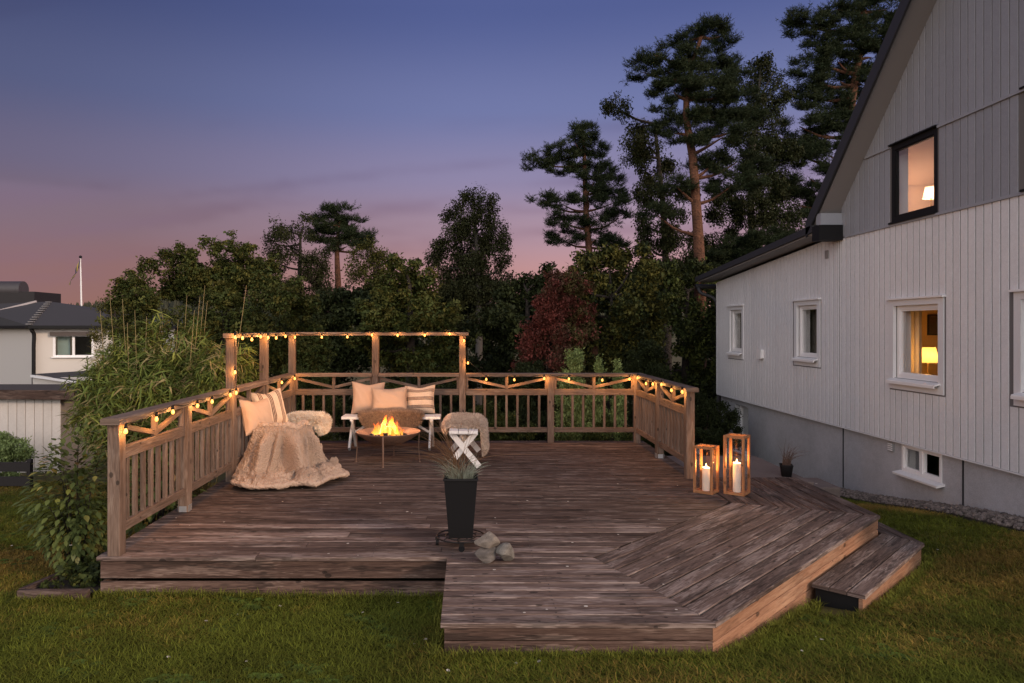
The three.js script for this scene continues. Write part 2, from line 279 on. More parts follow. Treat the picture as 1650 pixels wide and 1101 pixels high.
{ // screw heads, two to a board over every joist
  const R = rng(41), pts = []; const on = (x, Z) => pts.push([x + (R() - 0.5) * 0.008, Z + (R() - 0.5) * 0.004]);
  const z0 = 4.12 + W9, pitch = (10.86 - z0) / 42; for (let k = 0; k < 42; k++) for (let i = 0; i < 9; i++) { const x = -2.53 + i * 0.6, Z = z0 + k * pitch; if (Z < iC.z ? x < iB.x + (Z - iB.z) - 0.05 : x < 2.5) { on(x, Z + 0.025); on(x, Z + pitch - 0.035); } }
  for (let k = 0; k < 9; k++) for (let i = 0; i < 3; i++) { on(0.02 + i * 0.5, 4.12 + k * PITCH + 0.025); on(0.02 + i * 0.5, 4.12 + k * PITCH + WID - 0.025); }
  for (let k = 0; k < 9; k++) for (let i = 0; i < 5; i++) for (const t of [0.025, WID - 0.025]) { const p = along(along(dB, d2, 0.5 + i * 0.58), inward(d2), k * PITCH + t); if (p.x < 3.5 && !(p.z < 5.2 && p.x < 1.2)) on(p.x, p.z); }
  const im = new THREE.InstancedMesh(new THREE.CylinderGeometry(0.0042, 0.0042, 0.003, 8), std({ color: C(0.06, 0.055, 0.05), roughness: 0.5, metalness: 0.6 }), pts.length), m = new THREE.Matrix4();
  pts.forEach(([x, Z], i) => im.setMatrixAt(i, m.makeTranslation(x, 0.0004, -Z + 7.5))); im.name = 'screw_heads'; im.userData.kind = 'stuff'; deck.add(im);
}
// the low step that turns the same corner
{
  const sB = along(dB, inward(d2), -0.363), out = P2(3.945, 0), far = along(sB, d2, meet(sB, d2, P2(3.945, 6), d3)), mit = sub(dC, far), near = along(sB, d2, 1.54), TOP = -0.16;
  strip(deck, M.deckWorn, near, d2, 3, 0.121, 0.115, TOP, 0.028, inward(d2), mit, near, far);
  strip(deck, M.deckMain, far, d3, 2, 0.1, 0.095, TOP, 0.028, mit, P2(1, 0), far, P2(3.9, 7.9));
  const r = [[TOP - 0.029, TOP - 0.16], [TOP - 0.161, TOP - 0.40]], a = along(along(near, inward(d2), 0.02), d2, 0.014), b = along(along(far, inward(d2), 0.02), d2, -0.02);
  fascia(a, b, r, M.fasciaPine); fascia(P2(far.x - 0.02, far.z + 0.014), P2(far.x - 0.02, 7.88), r, M.fasciaPine);
  const c = along(along(near, inward(d2), 0.05), d2, 0.05), e = along(c, inward(d2), 0.29);
  beam('step_end_shade', deck, M.black, V(c.x, TOP - 0.11, -c.z), V(e.x, TOP - 0.11, -e.z), 0.03, 0.15);  // added black board: its colour stands in for shade inside the open end
}

// ---------------------------------------------------------------- the railing
const railing = thing('deck_railing', 'weathered timber railing around the deck with tall posts carrying an overhead beam', 'railing', [0, 0, -10.68]);
const RR = rng(5), railMat = () => M.rail[Math.floor(RR() * 3)];
const LX = -2.66, RX = 2.5, BZ = 10.68;
const postAt = (x, Z, top) => beam('post', railing, railMat(), V(x, 0.0015, -Z), V(x, top, -Z), 0.095, 0.095, V(0, 0, 1), 0.006);
const leftPosts = [5.37, 6.66, 7.95, 9.22, BZ], backPosts = [LX, -1.41, -0.11, 1.21, RX], rightPosts = [BZ, 9.4, 8.12];
[0.985, 0.985, 1.6, 1.6, 1.6].forEach((t, i) => postAt(LX, leftPosts[i], t));
[1.6, 1.6, 0.985, 0.985].forEach((t, i) => postAt(backPosts[i + 1], BZ, t));
for (const Z of rightPosts.slice(1)) postAt(RX, Z, 0.985);
for (const [x, Z] of [[LX, 6.66], [RX, 9.4]]) { box('post_bracket', railing, M.zinc, x - 0.0505, x - 0.0485, 0.002, 0.062, -Z - 0.04, -Z + 0.04); box('post_bracket', railing, M.zinc, x + 0.0485, x + 0.0505, 0.002, 0.062, -Z - 0.04, -Z + 0.04); box('post_bracket', railing, M.zinc, x - 0.035, x + 0.035, 0.002, 0.055, -Z + 0.0485, -Z + 0.0505); }
function panel(a, b, n) {                                       // between two post centres (plan points)
  const d = unit(sub(b, a)), len = Math.hypot(b.x - a.x, b.z - a.z), s0 = 0.05, s1 = len - 0.05, p = new THREE.Group();
  p.name = 'railing_panel'; p.position.copy(V((a.x + b.x) / 2, 0, -(a.z + b.z) / 2)).sub(railing.position); railing.add(p);
  const q = (s, y) => { const c = along(a, d, s); return V(c.x, y, -c.z); }, mat = railMat(), c = (s0 + s1) / 2;
  beam('mid_rail', p, mat, q(s0, 0.755), q(s1, 0.755), 0.045, 0.09);
  beam('bottom_rail', p, railMat(), q(s0, 0.19), q(s1, 0.19), 0.045, 0.07);
  for (let i = 0; i < n; i++) { const s = lerp(s0, s1, (i + 0.75) / (n + 0.5)); beam('baluster', p, railMat(), q(s, 0.226), q(s, 0.709), 0.034, 0.034, V(0, 0, 1), 0.003); }
  beam('stud', p, mat, q(c, 0.801), q(c, 0.985), 0.042, 0.045, V(0, 0, 1), 0.003);
  for (const s of [s0 + 0.015, s1 - 0.015]) beam('stile', p, mat, q(s, 0.801), q(s, 0.985), 0.042, 0.03, V(0, 0, 1), 0.003);
  beam('brace', p, railMat(), q(s0 + 0.03, 0.955), q(c - 0.022, 0.83), 0.036, 0.04); beam('brace', p, railMat(), q(s1 - 0.03, 0.955), q(c + 0.022, 0.83), 0.036, 0.04);
}
for (let i = 0; i < 4; i++) panel(P2(LX, leftPosts[i]), P2(LX, leftPosts[i + 1]), 8);
for (let i = 0; i < 4; i++) panel(P2(backPosts[i], BZ), P2(backPosts[i + 1], BZ), 7);
for (let i = 0; i < 2; i++) panel(P2(RX, rightPosts[i]), P2(RX, rightPosts[i + 1]), 8);
const cap = (x0, Z0, x1, Z1) => beam('handrail', railing, railMat(), V(x0, 1.0125, -Z0), V(x1, 1.0125, -Z1), 0.145, 0.05, V(0, 1, 0), 0.012);
cap(LX, 5.27, LX, 7.9); cap(LX, 8.0, LX, 9.17); cap(LX, 9.27, LX, 10.63);
cap(-2.61, BZ, -1.46, BZ); cap(-1.36, BZ, -0.16, BZ); cap(-0.06, BZ, 2.575, BZ); cap(RX + 0.003, BZ - 0.075, RX + 0.003, 8.02);
beam('overhead_beam', railing, railMat(), V(LX, 1.625, -7.86), V(LX, 1.625, -10.618), 0.12, 0.048);
beam('overhead_beam', railing, railMat(), V(LX - 0.06, 1.625, -BZ), V(-0.02, 1.625, -BZ), 0.12, 0.048);

// ---------------------------------------------------------------- the string of lights
{
  const fromLeft = [[202.5, 695.6], [252, 676], [278.4, 664.5], [318, 654.5], [341.6, 647.6], [371, 637]], post3 = [[380.5, 633.5], [378.5, 600.5]];
  const topLeft = [[378.7, 544], [390.7, 545.3], [405.6, 547.5], [419.8, 543], [432, 544.5], [444.9, 545], [459.9, 542.3]], topBack = [[475, 543.7], [518.4, 543.7], [559.6, 543.4], [599.3, 540.4], [640.7, 540.7], [684.3, 540.7], [724.4, 538.5]];
  const down = [[747.8, 549.4], [754, 585.4]], back = [[783.6, 611.8], [828.8, 612.4], [877, 610.3], [916.6, 611.2], [970.6, 613], [1014.5, 611.2]], right = [[1027.5, 609.4], [1041, 618.5], [1052, 619.4], [1066, 620], [1082, 629.4], [1099.4, 632]];
  const onX = (x) => ([px, py]) => { const Z = x * F / (px - PX); return V(x, CAM - (py - PY) / F * Z, -Z); }, onZ = (Z) => ([px, py]) => at(px, py, Z);
  const spots = [...fromLeft.map(onX(-2.575)), ...post3.map(onZ(7.875)), ...topLeft.map(onX(-2.575)), ...topBack.map(onZ(10.6)), ...down.map(onZ(10.6)), ...back.map(onZ(10.6)), ...right.map(onX(2.42))];
  const side = [[454, 616.7], [474.8, 610.4]].map(onX(-2.57));
  const bulbGeo = new THREE.LatheGeometry([[0.0001, -0.019], [0.0085, -0.0165], [0.0138, -0.0085], [0.015, 0], [0.0128, 0.0085], [0.0088, 0.0165], [0.0085, 0.026]].map((p) => new THREE.Vector2(...p)), 14), socketGeo = new THREE.CylinderGeometry(0.010, 0.0125, 0.034, 10);
  const glow = std({ color: C(0.9, 0.6, 0.3), emissive: C(1, 0.40, 0.06), emissiveIntensity: 2.6, roughness: 0.3 });
  function string(label, pts) {
    const g = thing('string_lights', label, 'string lights', pts[0].toArray());
    for (const p of pts) {
      const b = put(mesh('bulb', bulbGeo, glow, g), g, p); b.castShadow = false;
      mesh('socket', socketGeo, M.black, b).position.set(0, 0.041, 0);
      const l = new THREE.PointLight(C(1, 0.43, 0.11), 0.28); l.name = 'bulb'; l.castShadow = true; l.shadow.radius = 1; b.add(l);
    }
    const line = [];
    for (let i = 0; i < pts.length; i++) { line.push(pts[i].clone().add(V(0, 0.06, 0))); if (i + 1 < pts.length) line.push(pts[i].clone().add(pts[i + 1]).multiplyScalar(0.5).add(V(0, 0.06 - Math.min(0.03, pts[i].distanceTo(pts[i + 1]) * 0.05), 0))); }
    const tube = mesh('cable', tubeGeo(curve(line, line.length * 5), 0.004, 5), M.black, g); tube.position.sub(g.position);
  }
  string('long string of warm glowing bulbs along the railing, overhead beam and right rail', spots);
  string('pair of glowing bulbs in the far left corner of the railing', side);
}

// ---------------------------------------------------------------- the white house on the right; its gable wall runs along z at x = 5.8
const HX = 5.8, Y = (r) => r + CAM;                             // heights given above or below the eye
{
  const house = thing('white_house', 'tall white timber-clad house with grey gable and rendered basement wall', 'house', [HX, Y(-2.9), -11.2]);
  const E0 = 4.2, E1 = 11.2, END = 16.75, RIDGE = 7.7, EAVE = 1.85, SLOPE = 0.953, CLAD = -1.525, BAND = 1.42, BAND2 = 2.5;
  const gable = (Z) => EAVE + SLOPE * (3.5 - Math.abs(Z - RIDGE)), shed = (Z) => lerp(1.47, 1.09, (Z - E1) / (END - E1)), topAt = (Z) => (Z > E1 ? shed(Z) : gable(Z));
  // openings: [Z0, Z1, bottom, top] relative to the eye
  const wins = {
    far: [15.2, 15.9, -0.50, 0.415], mid: [11.9, 12.65, -0.49, 0.41], lit: [8.82, 9.76, -0.665, 0.315], upper: [8.85, 9.82, 1.455, 2.51], upper2: [6.5, 7.47, 1.455, 2.51], near: [6.55, 7.5, -0.665, 0.315],
  }, cellar = { far: [15.05, 15.8, -2.66, -1.66], two: [8.87, 9.69, -1.92, -1.545] };
  const toWorld = new THREE.Matrix4().makeBasis(V(0, 0, -1), V(0, 1, 0), V(1, 0, 0));
  const rectHole = ([a, b, c, d]) => { const h = new THREE.Path(); h.moveTo(a, Y(c)); h.lineTo(b, Y(c)); h.lineTo(b, Y(d)); h.lineTo(a, Y(d)); h.closePath(); return h; };
  function slab(name, mat, outline, holes, x0, depth) {
    const s = new THREE.Shape(outline.map(([Z, r]) => new THREE.Vector2(Z, Y(r)))); holes.forEach((h) => s.holes.push(rectHole(h)));
    const g = new THREE.ExtrudeGeometry(s, { depth, bevelEnabled: false, curveSegments: 1 }); g.applyMatrix4(toWorld).translate(x0, 0, 0);
    const uv = g.attributes.uv, p = g.attributes.position; for (let i = 0; i < p.count; i++) uv.setXY(i, p.getZ(i) * 0.5 + p.getX(i) * 0.5, p.getY(i) * 0.5);
    const m = mesh(name, g, mat, house); m.position.sub(house.position); return m;
  }
  slab('wall', std({ color: C(0.16, 0.155, 0.155), roughness: 1 }), [[E0, CLAD], [END - 0.05, CLAD], [END - 0.05, shed(END) - 0.02], [E1, 1.45], [E1, EAVE], [RIDGE, gable(RIDGE)], [E0, EAVE]], Object.values(wins), HX + 0.006, 0.218);  // dark core colour paints the shade in the grooves between the boards
  slab('basement_wall', M.plinth, [[E0, -4.2], [11.21, -4.2], [11.21, CLAD + 0.02], [E0, CLAD + 0.02]], [cellar.two], HX + 0.075, 0.25);
  slab('basement_wall', M.plinth, [[11.22, -4.2], [END - 0.06, -4.2], [END - 0.06, CLAD + 0.02], [11.22, CLAD + 0.02]], [cellar.far], HX + 0.075, 0.25);
  for (const Z of [11.215, 8.49]) box('joint_strip', house, M.roof, HX + 0.066, HX + 0.074, Y(-2.9), Y(CLAD + 0.01), -Z - 0.012, -Z + 0.012);
  // boards, each of its own, cut round the windows
  const PB = 0.1285, RW = rng(31), cuts = Object.entries(wins).map(([k, w]) => { const e = k.startsWith('upper') ? 0.02 : 0.105; return [w[0] - e, w[1] + e, w[2] - (k.startsWith('upper') ? 0.03 : 0.17), w[3] + (k.startsWith('upper') ? 0.02 : 0.09)]; });
  function board(Z0, Z1, lo, hiA, hiB, mats) {                   // hiA, hiB: top at Z0 and Z1
    let spans = [[lo, Math.max(hiA, hiB)]];
    for (const [a, b, c, d] of cuts) if (Z0 < b - 0.03 && Z1 > a + 0.03) spans = spans.flatMap(([s, e]) => (c >= e || d <= s ? [[s, e]] : [[s, c], [d, e]])).filter(([s, e]) => e - s > 0.03);
    for (const [s, e] of spans) {
      const last = e === Math.max(hiA, hiB), w = Z1 - Z0, top = last ? [hiA, hiB] : [e, e];
      // the bar runs upward: local x = up, local z = across (towards +Z), local y = outward
      const m = mesh('cladding_board', boardGeo([s, s], top, w, 0.024, 0.002, RW(), RW()), mats[Math.floor(RW() * 3)], house);
      m.quaternion.setFromRotationMatrix(new THREE.Matrix4().makeBasis(V(0, 1, 0), V(-1, 0, 0), V(0, 0, 1)));
      put(m, house, V(HX + 0.012, CAM, -(Z0 + Z1) / 2));
    }
  }
  const G = 0.017;
  for (let Z = E0; Z < END - 0.05; Z += PB) {
    const a = Z + G / 2, b = Math.min(Z + PB, END) - G / 2; if (a < E1 && b > E1) { board(a, E1 - 0.012, CLAD, BAND - 0.02 + 0.1, BAND + 0.08, M.cladWhite); board(E1 + 0.012, b, CLAD, shed(E1), shed(b), M.cladWhite); continue; }
    // with the board's z axis towards the camera, its low side is the far one
    if (a >= E1) board(a, b, CLAD, shed(b), shed(a), M.cladWhite);
    else {
      board(a, b, CLAD, BAND - 0.018, BAND - 0.018, M.cladWhite);
      const ta = gable(a), tb = gable(b), m2 = Math.min(ta, tb);
      if (m2 > BAND2 + 0.02) { board(a, b, BAND + 0.018, BAND2 - 0.018, BAND2 - 0.018, M.cladGrey); board(a, b, BAND2 + 0.018, tb, ta, M.cladGrey); } else if (m2 > BAND + 0.05) board(a, b, BAND + 0.018, tb, ta, M.cladGrey);
    }
  }
  for (const [r, z1] of [[BAND, 11.0], [BAND2, 8.83]]) box('trim_strip', house, pick(M.cladGrey, 1), HX - 0.022, HX + 0.02, Y(r - 0.016), Y(r + 0.016), -z1, -E0);
  box('trim_strip', house, pick(M.cladGrey, 1), HX - 0.022, HX + 0.02, Y(BAND2 - 0.016), Y(BAND2 + 0.016), -10.45, -9.84);
  box('drip_strip', house, M.cladWhite[0], HX - 0.006, HX + 0.06, Y(CLAD - 0.02), Y(CLAD - 0.003), -END, -E0);
  box('corner_board', house, M.cladWhite[0], HX - 0.004, HX + 0.1, Y(CLAD), Y(1.07), -END - 0.03, -END - 0.004);
  // windows: frame bars, glass, head flashing, sill
  function window_(w, { frame = M.trim, bar = 0.055, trim = true, panes = 1, back = 0.045, x = HX }) {
    const [a, b, c, d] = w, g = new THREE.Group(); g.name = 'window'; g.position.copy(V(x + back, Y((c + d) / 2), -(a + b) / 2)).sub(house.position); house.add(g);
    const X0 = x + back, X1 = X0 + 0.06;
    box('frame', g, frame, X0, X1, Y(c), Y(c + bar), -b, -a); box('frame', g, frame, X0, X1, Y(d - bar), Y(d), -b, -a);
    box('frame', g, frame, X0, X1, Y(c + bar), Y(d - bar), -b, -b + bar); box('frame', g, frame, X0, X1, Y(c + bar), Y(d - bar), -a - bar, -a);
    const ia = a + bar, ib = b - bar;
    for (let i = 0; i < panes; i++) {
      const p0 = lerp(ia, ib, i / panes) + (i ? 0.03 : 0), p1 = lerp(ia, ib, (i + 1) / panes) - (i < panes - 1 ? 0.03 : 0), sb = 0.022;
      box('sash', g, frame, X0 + 0.012, X1 - 0.01, Y(c + bar), Y(c + bar + sb), -p1, -p0); box('sash', g, frame, X0 + 0.012, X1 - 0.01, Y(d - bar - sb), Y(d - bar), -p1, -p0);
      box('sash', g, frame, X0 + 0.012, X1 - 0.01, Y(c + bar + sb), Y(d - bar - sb), -p1, -p1 + sb); box('sash', g, frame, X0 + 0.012, X1 - 0.01, Y(c + bar + sb), Y(d - bar - sb), -p0 - sb, -p0);
      if (i) box('mullion', g, frame, X0, X1, Y(c + bar), Y(d - bar), -p0, -p0 + 0.06);
      box('pane', g, M.glass, X0 + 0.03, X0 + 0.032, Y(c + bar + sb - 0.004), Y(d - bar - sb + 0.004), -p1 + sb - 0.004, -p0 - sb + 0.004);
    }
    for (const [y0, y1, z0, z1] of [[c, c + 0.012, a, b], [d - 0.012, d, a, b], [c + 0.012, d - 0.012, a, a + 0.012], [c + 0.012, d - 0.012, b - 0.012, b]]) box('reveal', g, M.trim, X1 + 0.002, x + 0.228, Y(y0), Y(y1), -z1, -z0);
    if (trim) {
      const o = 0.095;
      for (const [z0, z1] of [[a - o, a + 0.004], [b - 0.004, b + o]]) box('casing', g, M.cladWhite[1], HX - 0.012, HX + 0.03, Y(c - 0.15), Y(d + 0.075), -z1, -z0);
      box('casing', g, M.cladWhite[1], HX - 0.012, HX + 0.03, Y(d - 0.004), Y(d + 0.075), -b + 0.004, -a - 0.004);
      box('casing', g, M.cladWhite[1], HX - 0.012, HX + 0.03, Y(c - 0.15), Y(c - 0.048), -b + 0.004, -a - 0.004);
      box('head_flashing', g, M.trim, HX - 0.05, HX + 0.02, Y(d + 0.076), Y(d + 0.1), -b - 0.125, -a + 0.125);
      beam('sill', g, M.trim, V(HX - 0.018, Y(c - 0.022), -b - 0.04), V(HX - 0.018, Y(c - 0.022), -a + 0.04), 0.13, 0.02, V(-0.28, 1, 0).normalize());
      box('sill_nose', g, M.trim, HX - 0.09, HX - 0.078, Y(c - 0.075), Y(c - 0.041), -b - 0.035, -a + 0.035);
    }
    return g;
  }
  window_(wins.far, {}); window_(wins.mid, {}); window_(wins.lit, {}); window_(wins.near, {});
  for (const k of ['upper', 'upper2']) { window_(wins[k], { frame: M.black, trim: false, bar: 0.07, back: 0.005 }); const [a, b, c, d] = wins[k]; box('casing', house, M.black, HX - 0.045, HX + 0.004, Y(c - 0.025), Y(c + 0.0), -b, -a); box('casing', house, M.black, HX - 0.04, HX + 0.004, Y(d), Y(d + 0.018), -b - 0.015, -a + 0.015); }
  window_(cellar.far, { trim: false, x: HX + 0.14, bar: 0.05 }); window_(cellar.two, { trim: false, panes: 2, x: HX + 0.02, bar: 0.04 });
  beam('sill', house, M.trim, V(HX + 0.04, Y(-1.945), -9.74), V(HX + 0.04, Y(-1.945), -8.82), 0.15, 0.03, V(-0.2, 1, 0).normalize());
  beam('sill', house, M.trim, V(HX + 0.1, Y(-2.68), -15.82), V(HX + 0.1, Y(-2.68), -15.03), 0.16, 0.03, V(-0.2, 1, 0).normalize());
  // vents and a small lamp box on the walls
  box('wall_vent', house, M.trim, HX - 0.05, HX - 0.002, Y(-0.58), Y(-0.42), -14.25, -14.08); box('wall_vent', house, M.trim, HX - 0.07, HX - 0.052, Y(-0.60), Y(-0.405), -14.27, -14.06);
  box('wall_vent', house, M.soffit, HX - 0.02, HX - 0.002, Y(1.14), Y(1.27), -11.62, -11.53);
  { const v = new THREE.Group(); v.name = 'basement_vent'; v.position.copy(V(HX + 0.06, Y(-1.64), -9.92)).sub(house.position); house.add(v); box('vent_frame', v, M.zinc, HX + 0.045, HX + 0.074, Y(-1.70), Y(-1.58), -9.98, -9.86); for (let i = 0; i < 4; i++) box('vent_slat', v, M.trim, HX + 0.036, HX + 0.0445, Y(-1.69 + i * 0.028), Y(-1.675 + i * 0.028), -9.97, -9.87); }
  // roofs
  const V3 = (x, r, Z) => V(x, Y(r), -Z);
  function plate(name, mat, a, b, c, d, th) {                    // a slab over four upper corners, th thick downwards
    const dn = V(0, -th, 0), q = [a, b, c, d].map((p) => p.clone().sub(house.position)), r = q.map((p) => p.clone().add(dn)), pos = [], quad = (i, j, k, l) => pos.push(...[i, j, k, i, k, l].flatMap((p) => p.toArray()));
    quad(...q); quad(r[3], r[2], r[1], r[0]); for (let i = 0; i < 4; i++) quad(q[i], r[i], r[(i + 1) % 4], q[(i + 1) % 4]);
    const g = new THREE.BufferGeometry(); g.setAttribute('position', new THREE.Float32BufferAttribute(pos, 3)); g.setAttribute('uv', new THREE.Float32BufferAttribute(pos.filter((_, i) => i % 3 < 2), 2)); g.computeVertexNormals(); return mesh(name, g, mat, house);
  }
  const OV = 5.46, FAR = 13.5, up = 0.16, R = gable(RIDGE) + up, eaveR = EAVE + up - SLOPE * 0.32;
  plate('roof', M.roof, V3(OV, R, RIDGE), V3(FAR, R, RIDGE), V3(FAR, eaveR, 11.52), V3(OV, eaveR, 11.52), 0.1);
  plate('roof', M.roof, V3(OV, R, RIDGE - 0.003), V3(FAR, R, RIDGE - 0.003), V3(FAR, eaveR, 3.88), V3(OV, eaveR, 3.88), 0.1);
  plate('soffit', M.soffit, V3(OV + 0.03, R - 0.104, RIDGE), V3(HX + 0.01, R - 0.104, RIDGE), V3(HX + 0.01, eaveR - 0.104, 11.45), V3(OV + 0.03, eaveR - 0.104, 11.45), 0.03);
  plate('verge_board', M.roof, V3(OV - 0.03, R + 0.02, RIDGE), V3(OV - 0.003, R + 0.02, RIDGE), V3(OV - 0.003, eaveR + 0.02, 11.54), V3(OV - 0.03, eaveR + 0.02, 11.54), 0.25);
  plate('verge_board', M.roof, V3(OV - 0.03, R + 0.02, RIDGE - 0.004), V3(OV - 0.003, R + 0.02, RIDGE - 0.004), V3(OV - 0.003, eaveR + 0.02, 3.86), V3(OV - 0.03, eaveR + 0.02, 3.86), 0.25);
  box('eave_return', house, M.cladGrey[2], OV + 0.0, HX - 0.004, Y(1.62), Y(1.80), -11.25, -11.10); box('gutter_end', house, M.black, OV - 0.03, HX - 0.005, Y(1.38), Y(1.615), -11.32, -11.08);
  const shedTop = (Z) => shed(Z) + 0.17;
  plate('lower_roof', M.roof, V3(OV, shedTop(11.2), 11.2), V3(FAR, shedTop(11.2), 11.2), V3(FAR, shedTop(17.15), 17.15), V3(OV, shedTop(17.15), 17.15), 0.07);
  plate('lower_verge_board', M.roof, V3(OV - 0.03, shedTop(11.33) + 0.015, 11.33), V3(OV - 0.003, shedTop(11.33) + 0.015, 11.33), V3(OV - 0.003, shedTop(17.2) + 0.015, 17.2), V3(OV - 0.03, shedTop(17.2) + 0.015, 17.2), 0.11);
  plate('lower_soffit', M.soffit, V3(OV + 0.01, shedTop(11.35) - 0.1, 11.35), V3(HX + 0.015, shedTop(11.35) - 0.1, 11.35), V3(HX + 0.015, shedTop(17.1) - 0.1, 17.1), V3(OV + 0.01, shedTop(17.1) - 0.1, 17.1), 0.025);
  { const pts = curve([V(5.5, Y(0.98), -17.18), V(5.55, Y(0.86), -17.12), V(5.8, Y(0.72), -16.95), V(5.86, Y(0.5), -16.88), V(5.86, Y(-2.6), -16.88)], 24).map((p) => p.sub(house.position)); mesh('downpipe', tubeGeo(pts, 0.04, 10), M.roof, house); }
  { const pts = curve([V(OV, Y(1.02), -17.24), V(FAR, Y(1.02), -17.24)], 2).map((p) => p.sub(house.position)); mesh('gutter', tubeGeo(pts, 0.055, 10), M.roof, house); }
  // the other outer walls, the floors and the partitions: the rooms behind the windows are closed
  const IN = HX + 0.23;
  box('end_wall', house, M.cladWhite[0], HX + 0.03, FAR - 0.3, Y(-4.2), Y(EAVE - 0.1), -E0 - 0.2, -E0 - 0.001); box('end_wall', house, M.cladWhite[0], HX + 0.1, FAR - 0.3, Y(-4.2), Y(1.0), -END, -END + 0.18);
  box('rear_wall', house, M.cladWhite[0], FAR - 0.3, FAR - 0.1, Y(-4.2), Y(1.0), -END, -E0); slab('rear_gable', M.cladWhite[0], [[E0, 1], [E1, 1], [E1, EAVE], [RIDGE, gable(RIDGE)], [E0, EAVE]], [], FAR - 0.3, 0.2);
  box('step_wall', house, M.cladWhite[0], HX + 0.23, FAR - 0.3, Y(1.2), Y(EAVE), -E1 - 0.1, -E1);
  box('floor', house, M.darkWall, IN, FAR - 0.31, Y(-1.55), Y(-1.40), -END + 0.2, -E0 - 0.2); box('attic_floor', house, M.darkWall, IN, FAR - 0.31, Y(1.1), Y(1.25), -E1, -E0 - 0.2);
  const warm = std({ color: C(0.62, 0.44, 0.24), roughness: 0.9 }), cream = std({ color: C(0.72, 0.60, 0.50), roughness: 0.9 });
  box('partition_wall', house, warm, IN, 10, Y(-1.39), Y(1.09), -11.1, -11.0); box('partition_wall', house, warm, IN, 10, Y(-1.39), Y(1.09), -8.2, -8.12); box('partition_wall', house, warm, 9.9, 10, Y(-1.39), Y(1.09), -11.0, -8.2); box('room_ceiling', house, cream, IN, 9.9, Y(1.03), Y(1.098), -10.99, -8.21);
  box('partition_wall', house, M.darkWall, IN, 10, Y(-1.39), Y(1.0), -13.8, -13.7); box('partition_wall', house, M.darkWall, 8.4, 8.5, Y(-1.39), Y(1.0), -16.5, -11.2); box('partition_wall', house, M.darkWall, 8.2, 8.3, Y(-1.39), Y(1.09), -8.1, -4.45);
  slab('attic_partition', cream, [[8.2, 1.26], [10.75, 1.26], [10.75, 2.15], [8.2, 4.3]], [], 8.6, 0.08);
  box('attic_partition', house, cream, IN, 8.59, Y(1.26), Y(4.4), -8.2, -8.1); box('attic_knee_wall', house, cream, IN, 8.59, Y(1.26), Y(2.18), -10.78, -10.7);
  plate('attic_ceiling', cream, V3(IN, 4.55, 8.21), V3(8.59, 4.55, 8.21), V3(8.59, 2.2, 10.69), V3(IN, 2.2, 10.69), 0.04);
  // curtains
  const curtain = (x, Z0, Z1, lo, hi, mat, folds, seed, label) => {
    const g = gridGeo(folds * 8, 12, (u, v) => { const y = lerp(lo, hi, v), a = u * folds * 2 * Math.PI + hash(seed, 1, 2) * 6; return V(x + Math.sin(a + 0.5 * Math.sin(v * 2 + u * 9)) * 0.035, Y(y), -lerp(Z0, Z1, u)).sub(house.position); }), m = mesh('curtain', g, mat, house); if (label) m.userData.label = label;
  };
  const gold = std({ color: C(0.78, 0.62, 0.36), roughness: 0.9, side: THREE.DoubleSide }), net = new THREE.MeshPhysicalMaterial({ color: C(0.9, 0.82, 0.7), roughness: 1, transmission: 0.4, thickness: 0, side: THREE.DoubleSide }), linen = std({ color: C(0.16, 0.15, 0.135), roughness: 0.9, side: THREE.DoubleSide });
  curtain(IN + 0.14, 10.0, 10.45, -1.3, 0.9, gold, 3, 1, 'gold curtain behind the lit window'); curtain(IN + 0.17, 9.8, 9.99, -1.3, 0.9, net, 2, 2, 'pale net curtain behind the lit window');
  curtain(IN + 0.12, 12.45, 12.95, -1.2, 0.8, linen, 3, 3); curtain(IN + 0.12, 15.9, 16.3, -1.2, 0.8, linen, 3, 4); curtain(IN + 0.1, 10.05, 10.4, 1.3, 2.5, std({ color: C(0.75, 0.66, 0.58), roughness: 0.9, side: THREE.DoubleSide }), 3, 5);

  // lamps, table, picture: things inside the rooms
  function lamp(label, p, s, color, power) {
    const t = thing('table_lamp', label, 'lamp', p.toArray());
    mesh('base', new THREE.LatheGeometry([[0, 0], [0.06, 0], [0.06, 0.012], [0.018, 0.03], [0.012, 0.08], [0.016, 0.1], [0.009, 0.12], [0.009, 0.28], [0, 0.28]].map(([a, b]) => new THREE.Vector2(a * s, b * s)), 16), std({ color: C(0.5, 0.36, 0.16), metalness: 0.8, roughness: 0.35 }), t);
    const shade = new THREE.MeshPhysicalMaterial({ color: C(0.9, 0.78, 0.55), emissive: color, emissiveIntensity: 0.9, roughness: 1, transmission: 0.35, thickness: 0, side: THREE.DoubleSide });
    mesh('lamp_shade', new THREE.LatheGeometry([[0.125, 0.27], [0.085, 0.46]].map(([a, b]) => new THREE.Vector2(a * s, b * s)), 28), shade, t);
    const b = mesh('bulb', new THREE.SphereGeometry(0.028, 12, 8), std({ color: C(1, 0.9, 0.7), emissive: color, emissiveIntensity: 6 }), t); b.position.y = 0.35 * s; b.castShadow = false;
    const l = new THREE.PointLight(color, power); l.name = 'table_lamp'; l.castShadow = true; l.shadow.radius = 1.3; b.add(l);
  }
  lamp('glowing yellow table lamp behind the lit ground-floor window', V(6.5, Y(-0.78), -10.12), 1.12, C(1, 0.48, 0.10), 0.55);
  lamp('small glowing lamp behind the black-framed upper window', V(6.62, Y(1.64), -10.24), 0.86, C(1, 0.60, 0.40), 0.5);
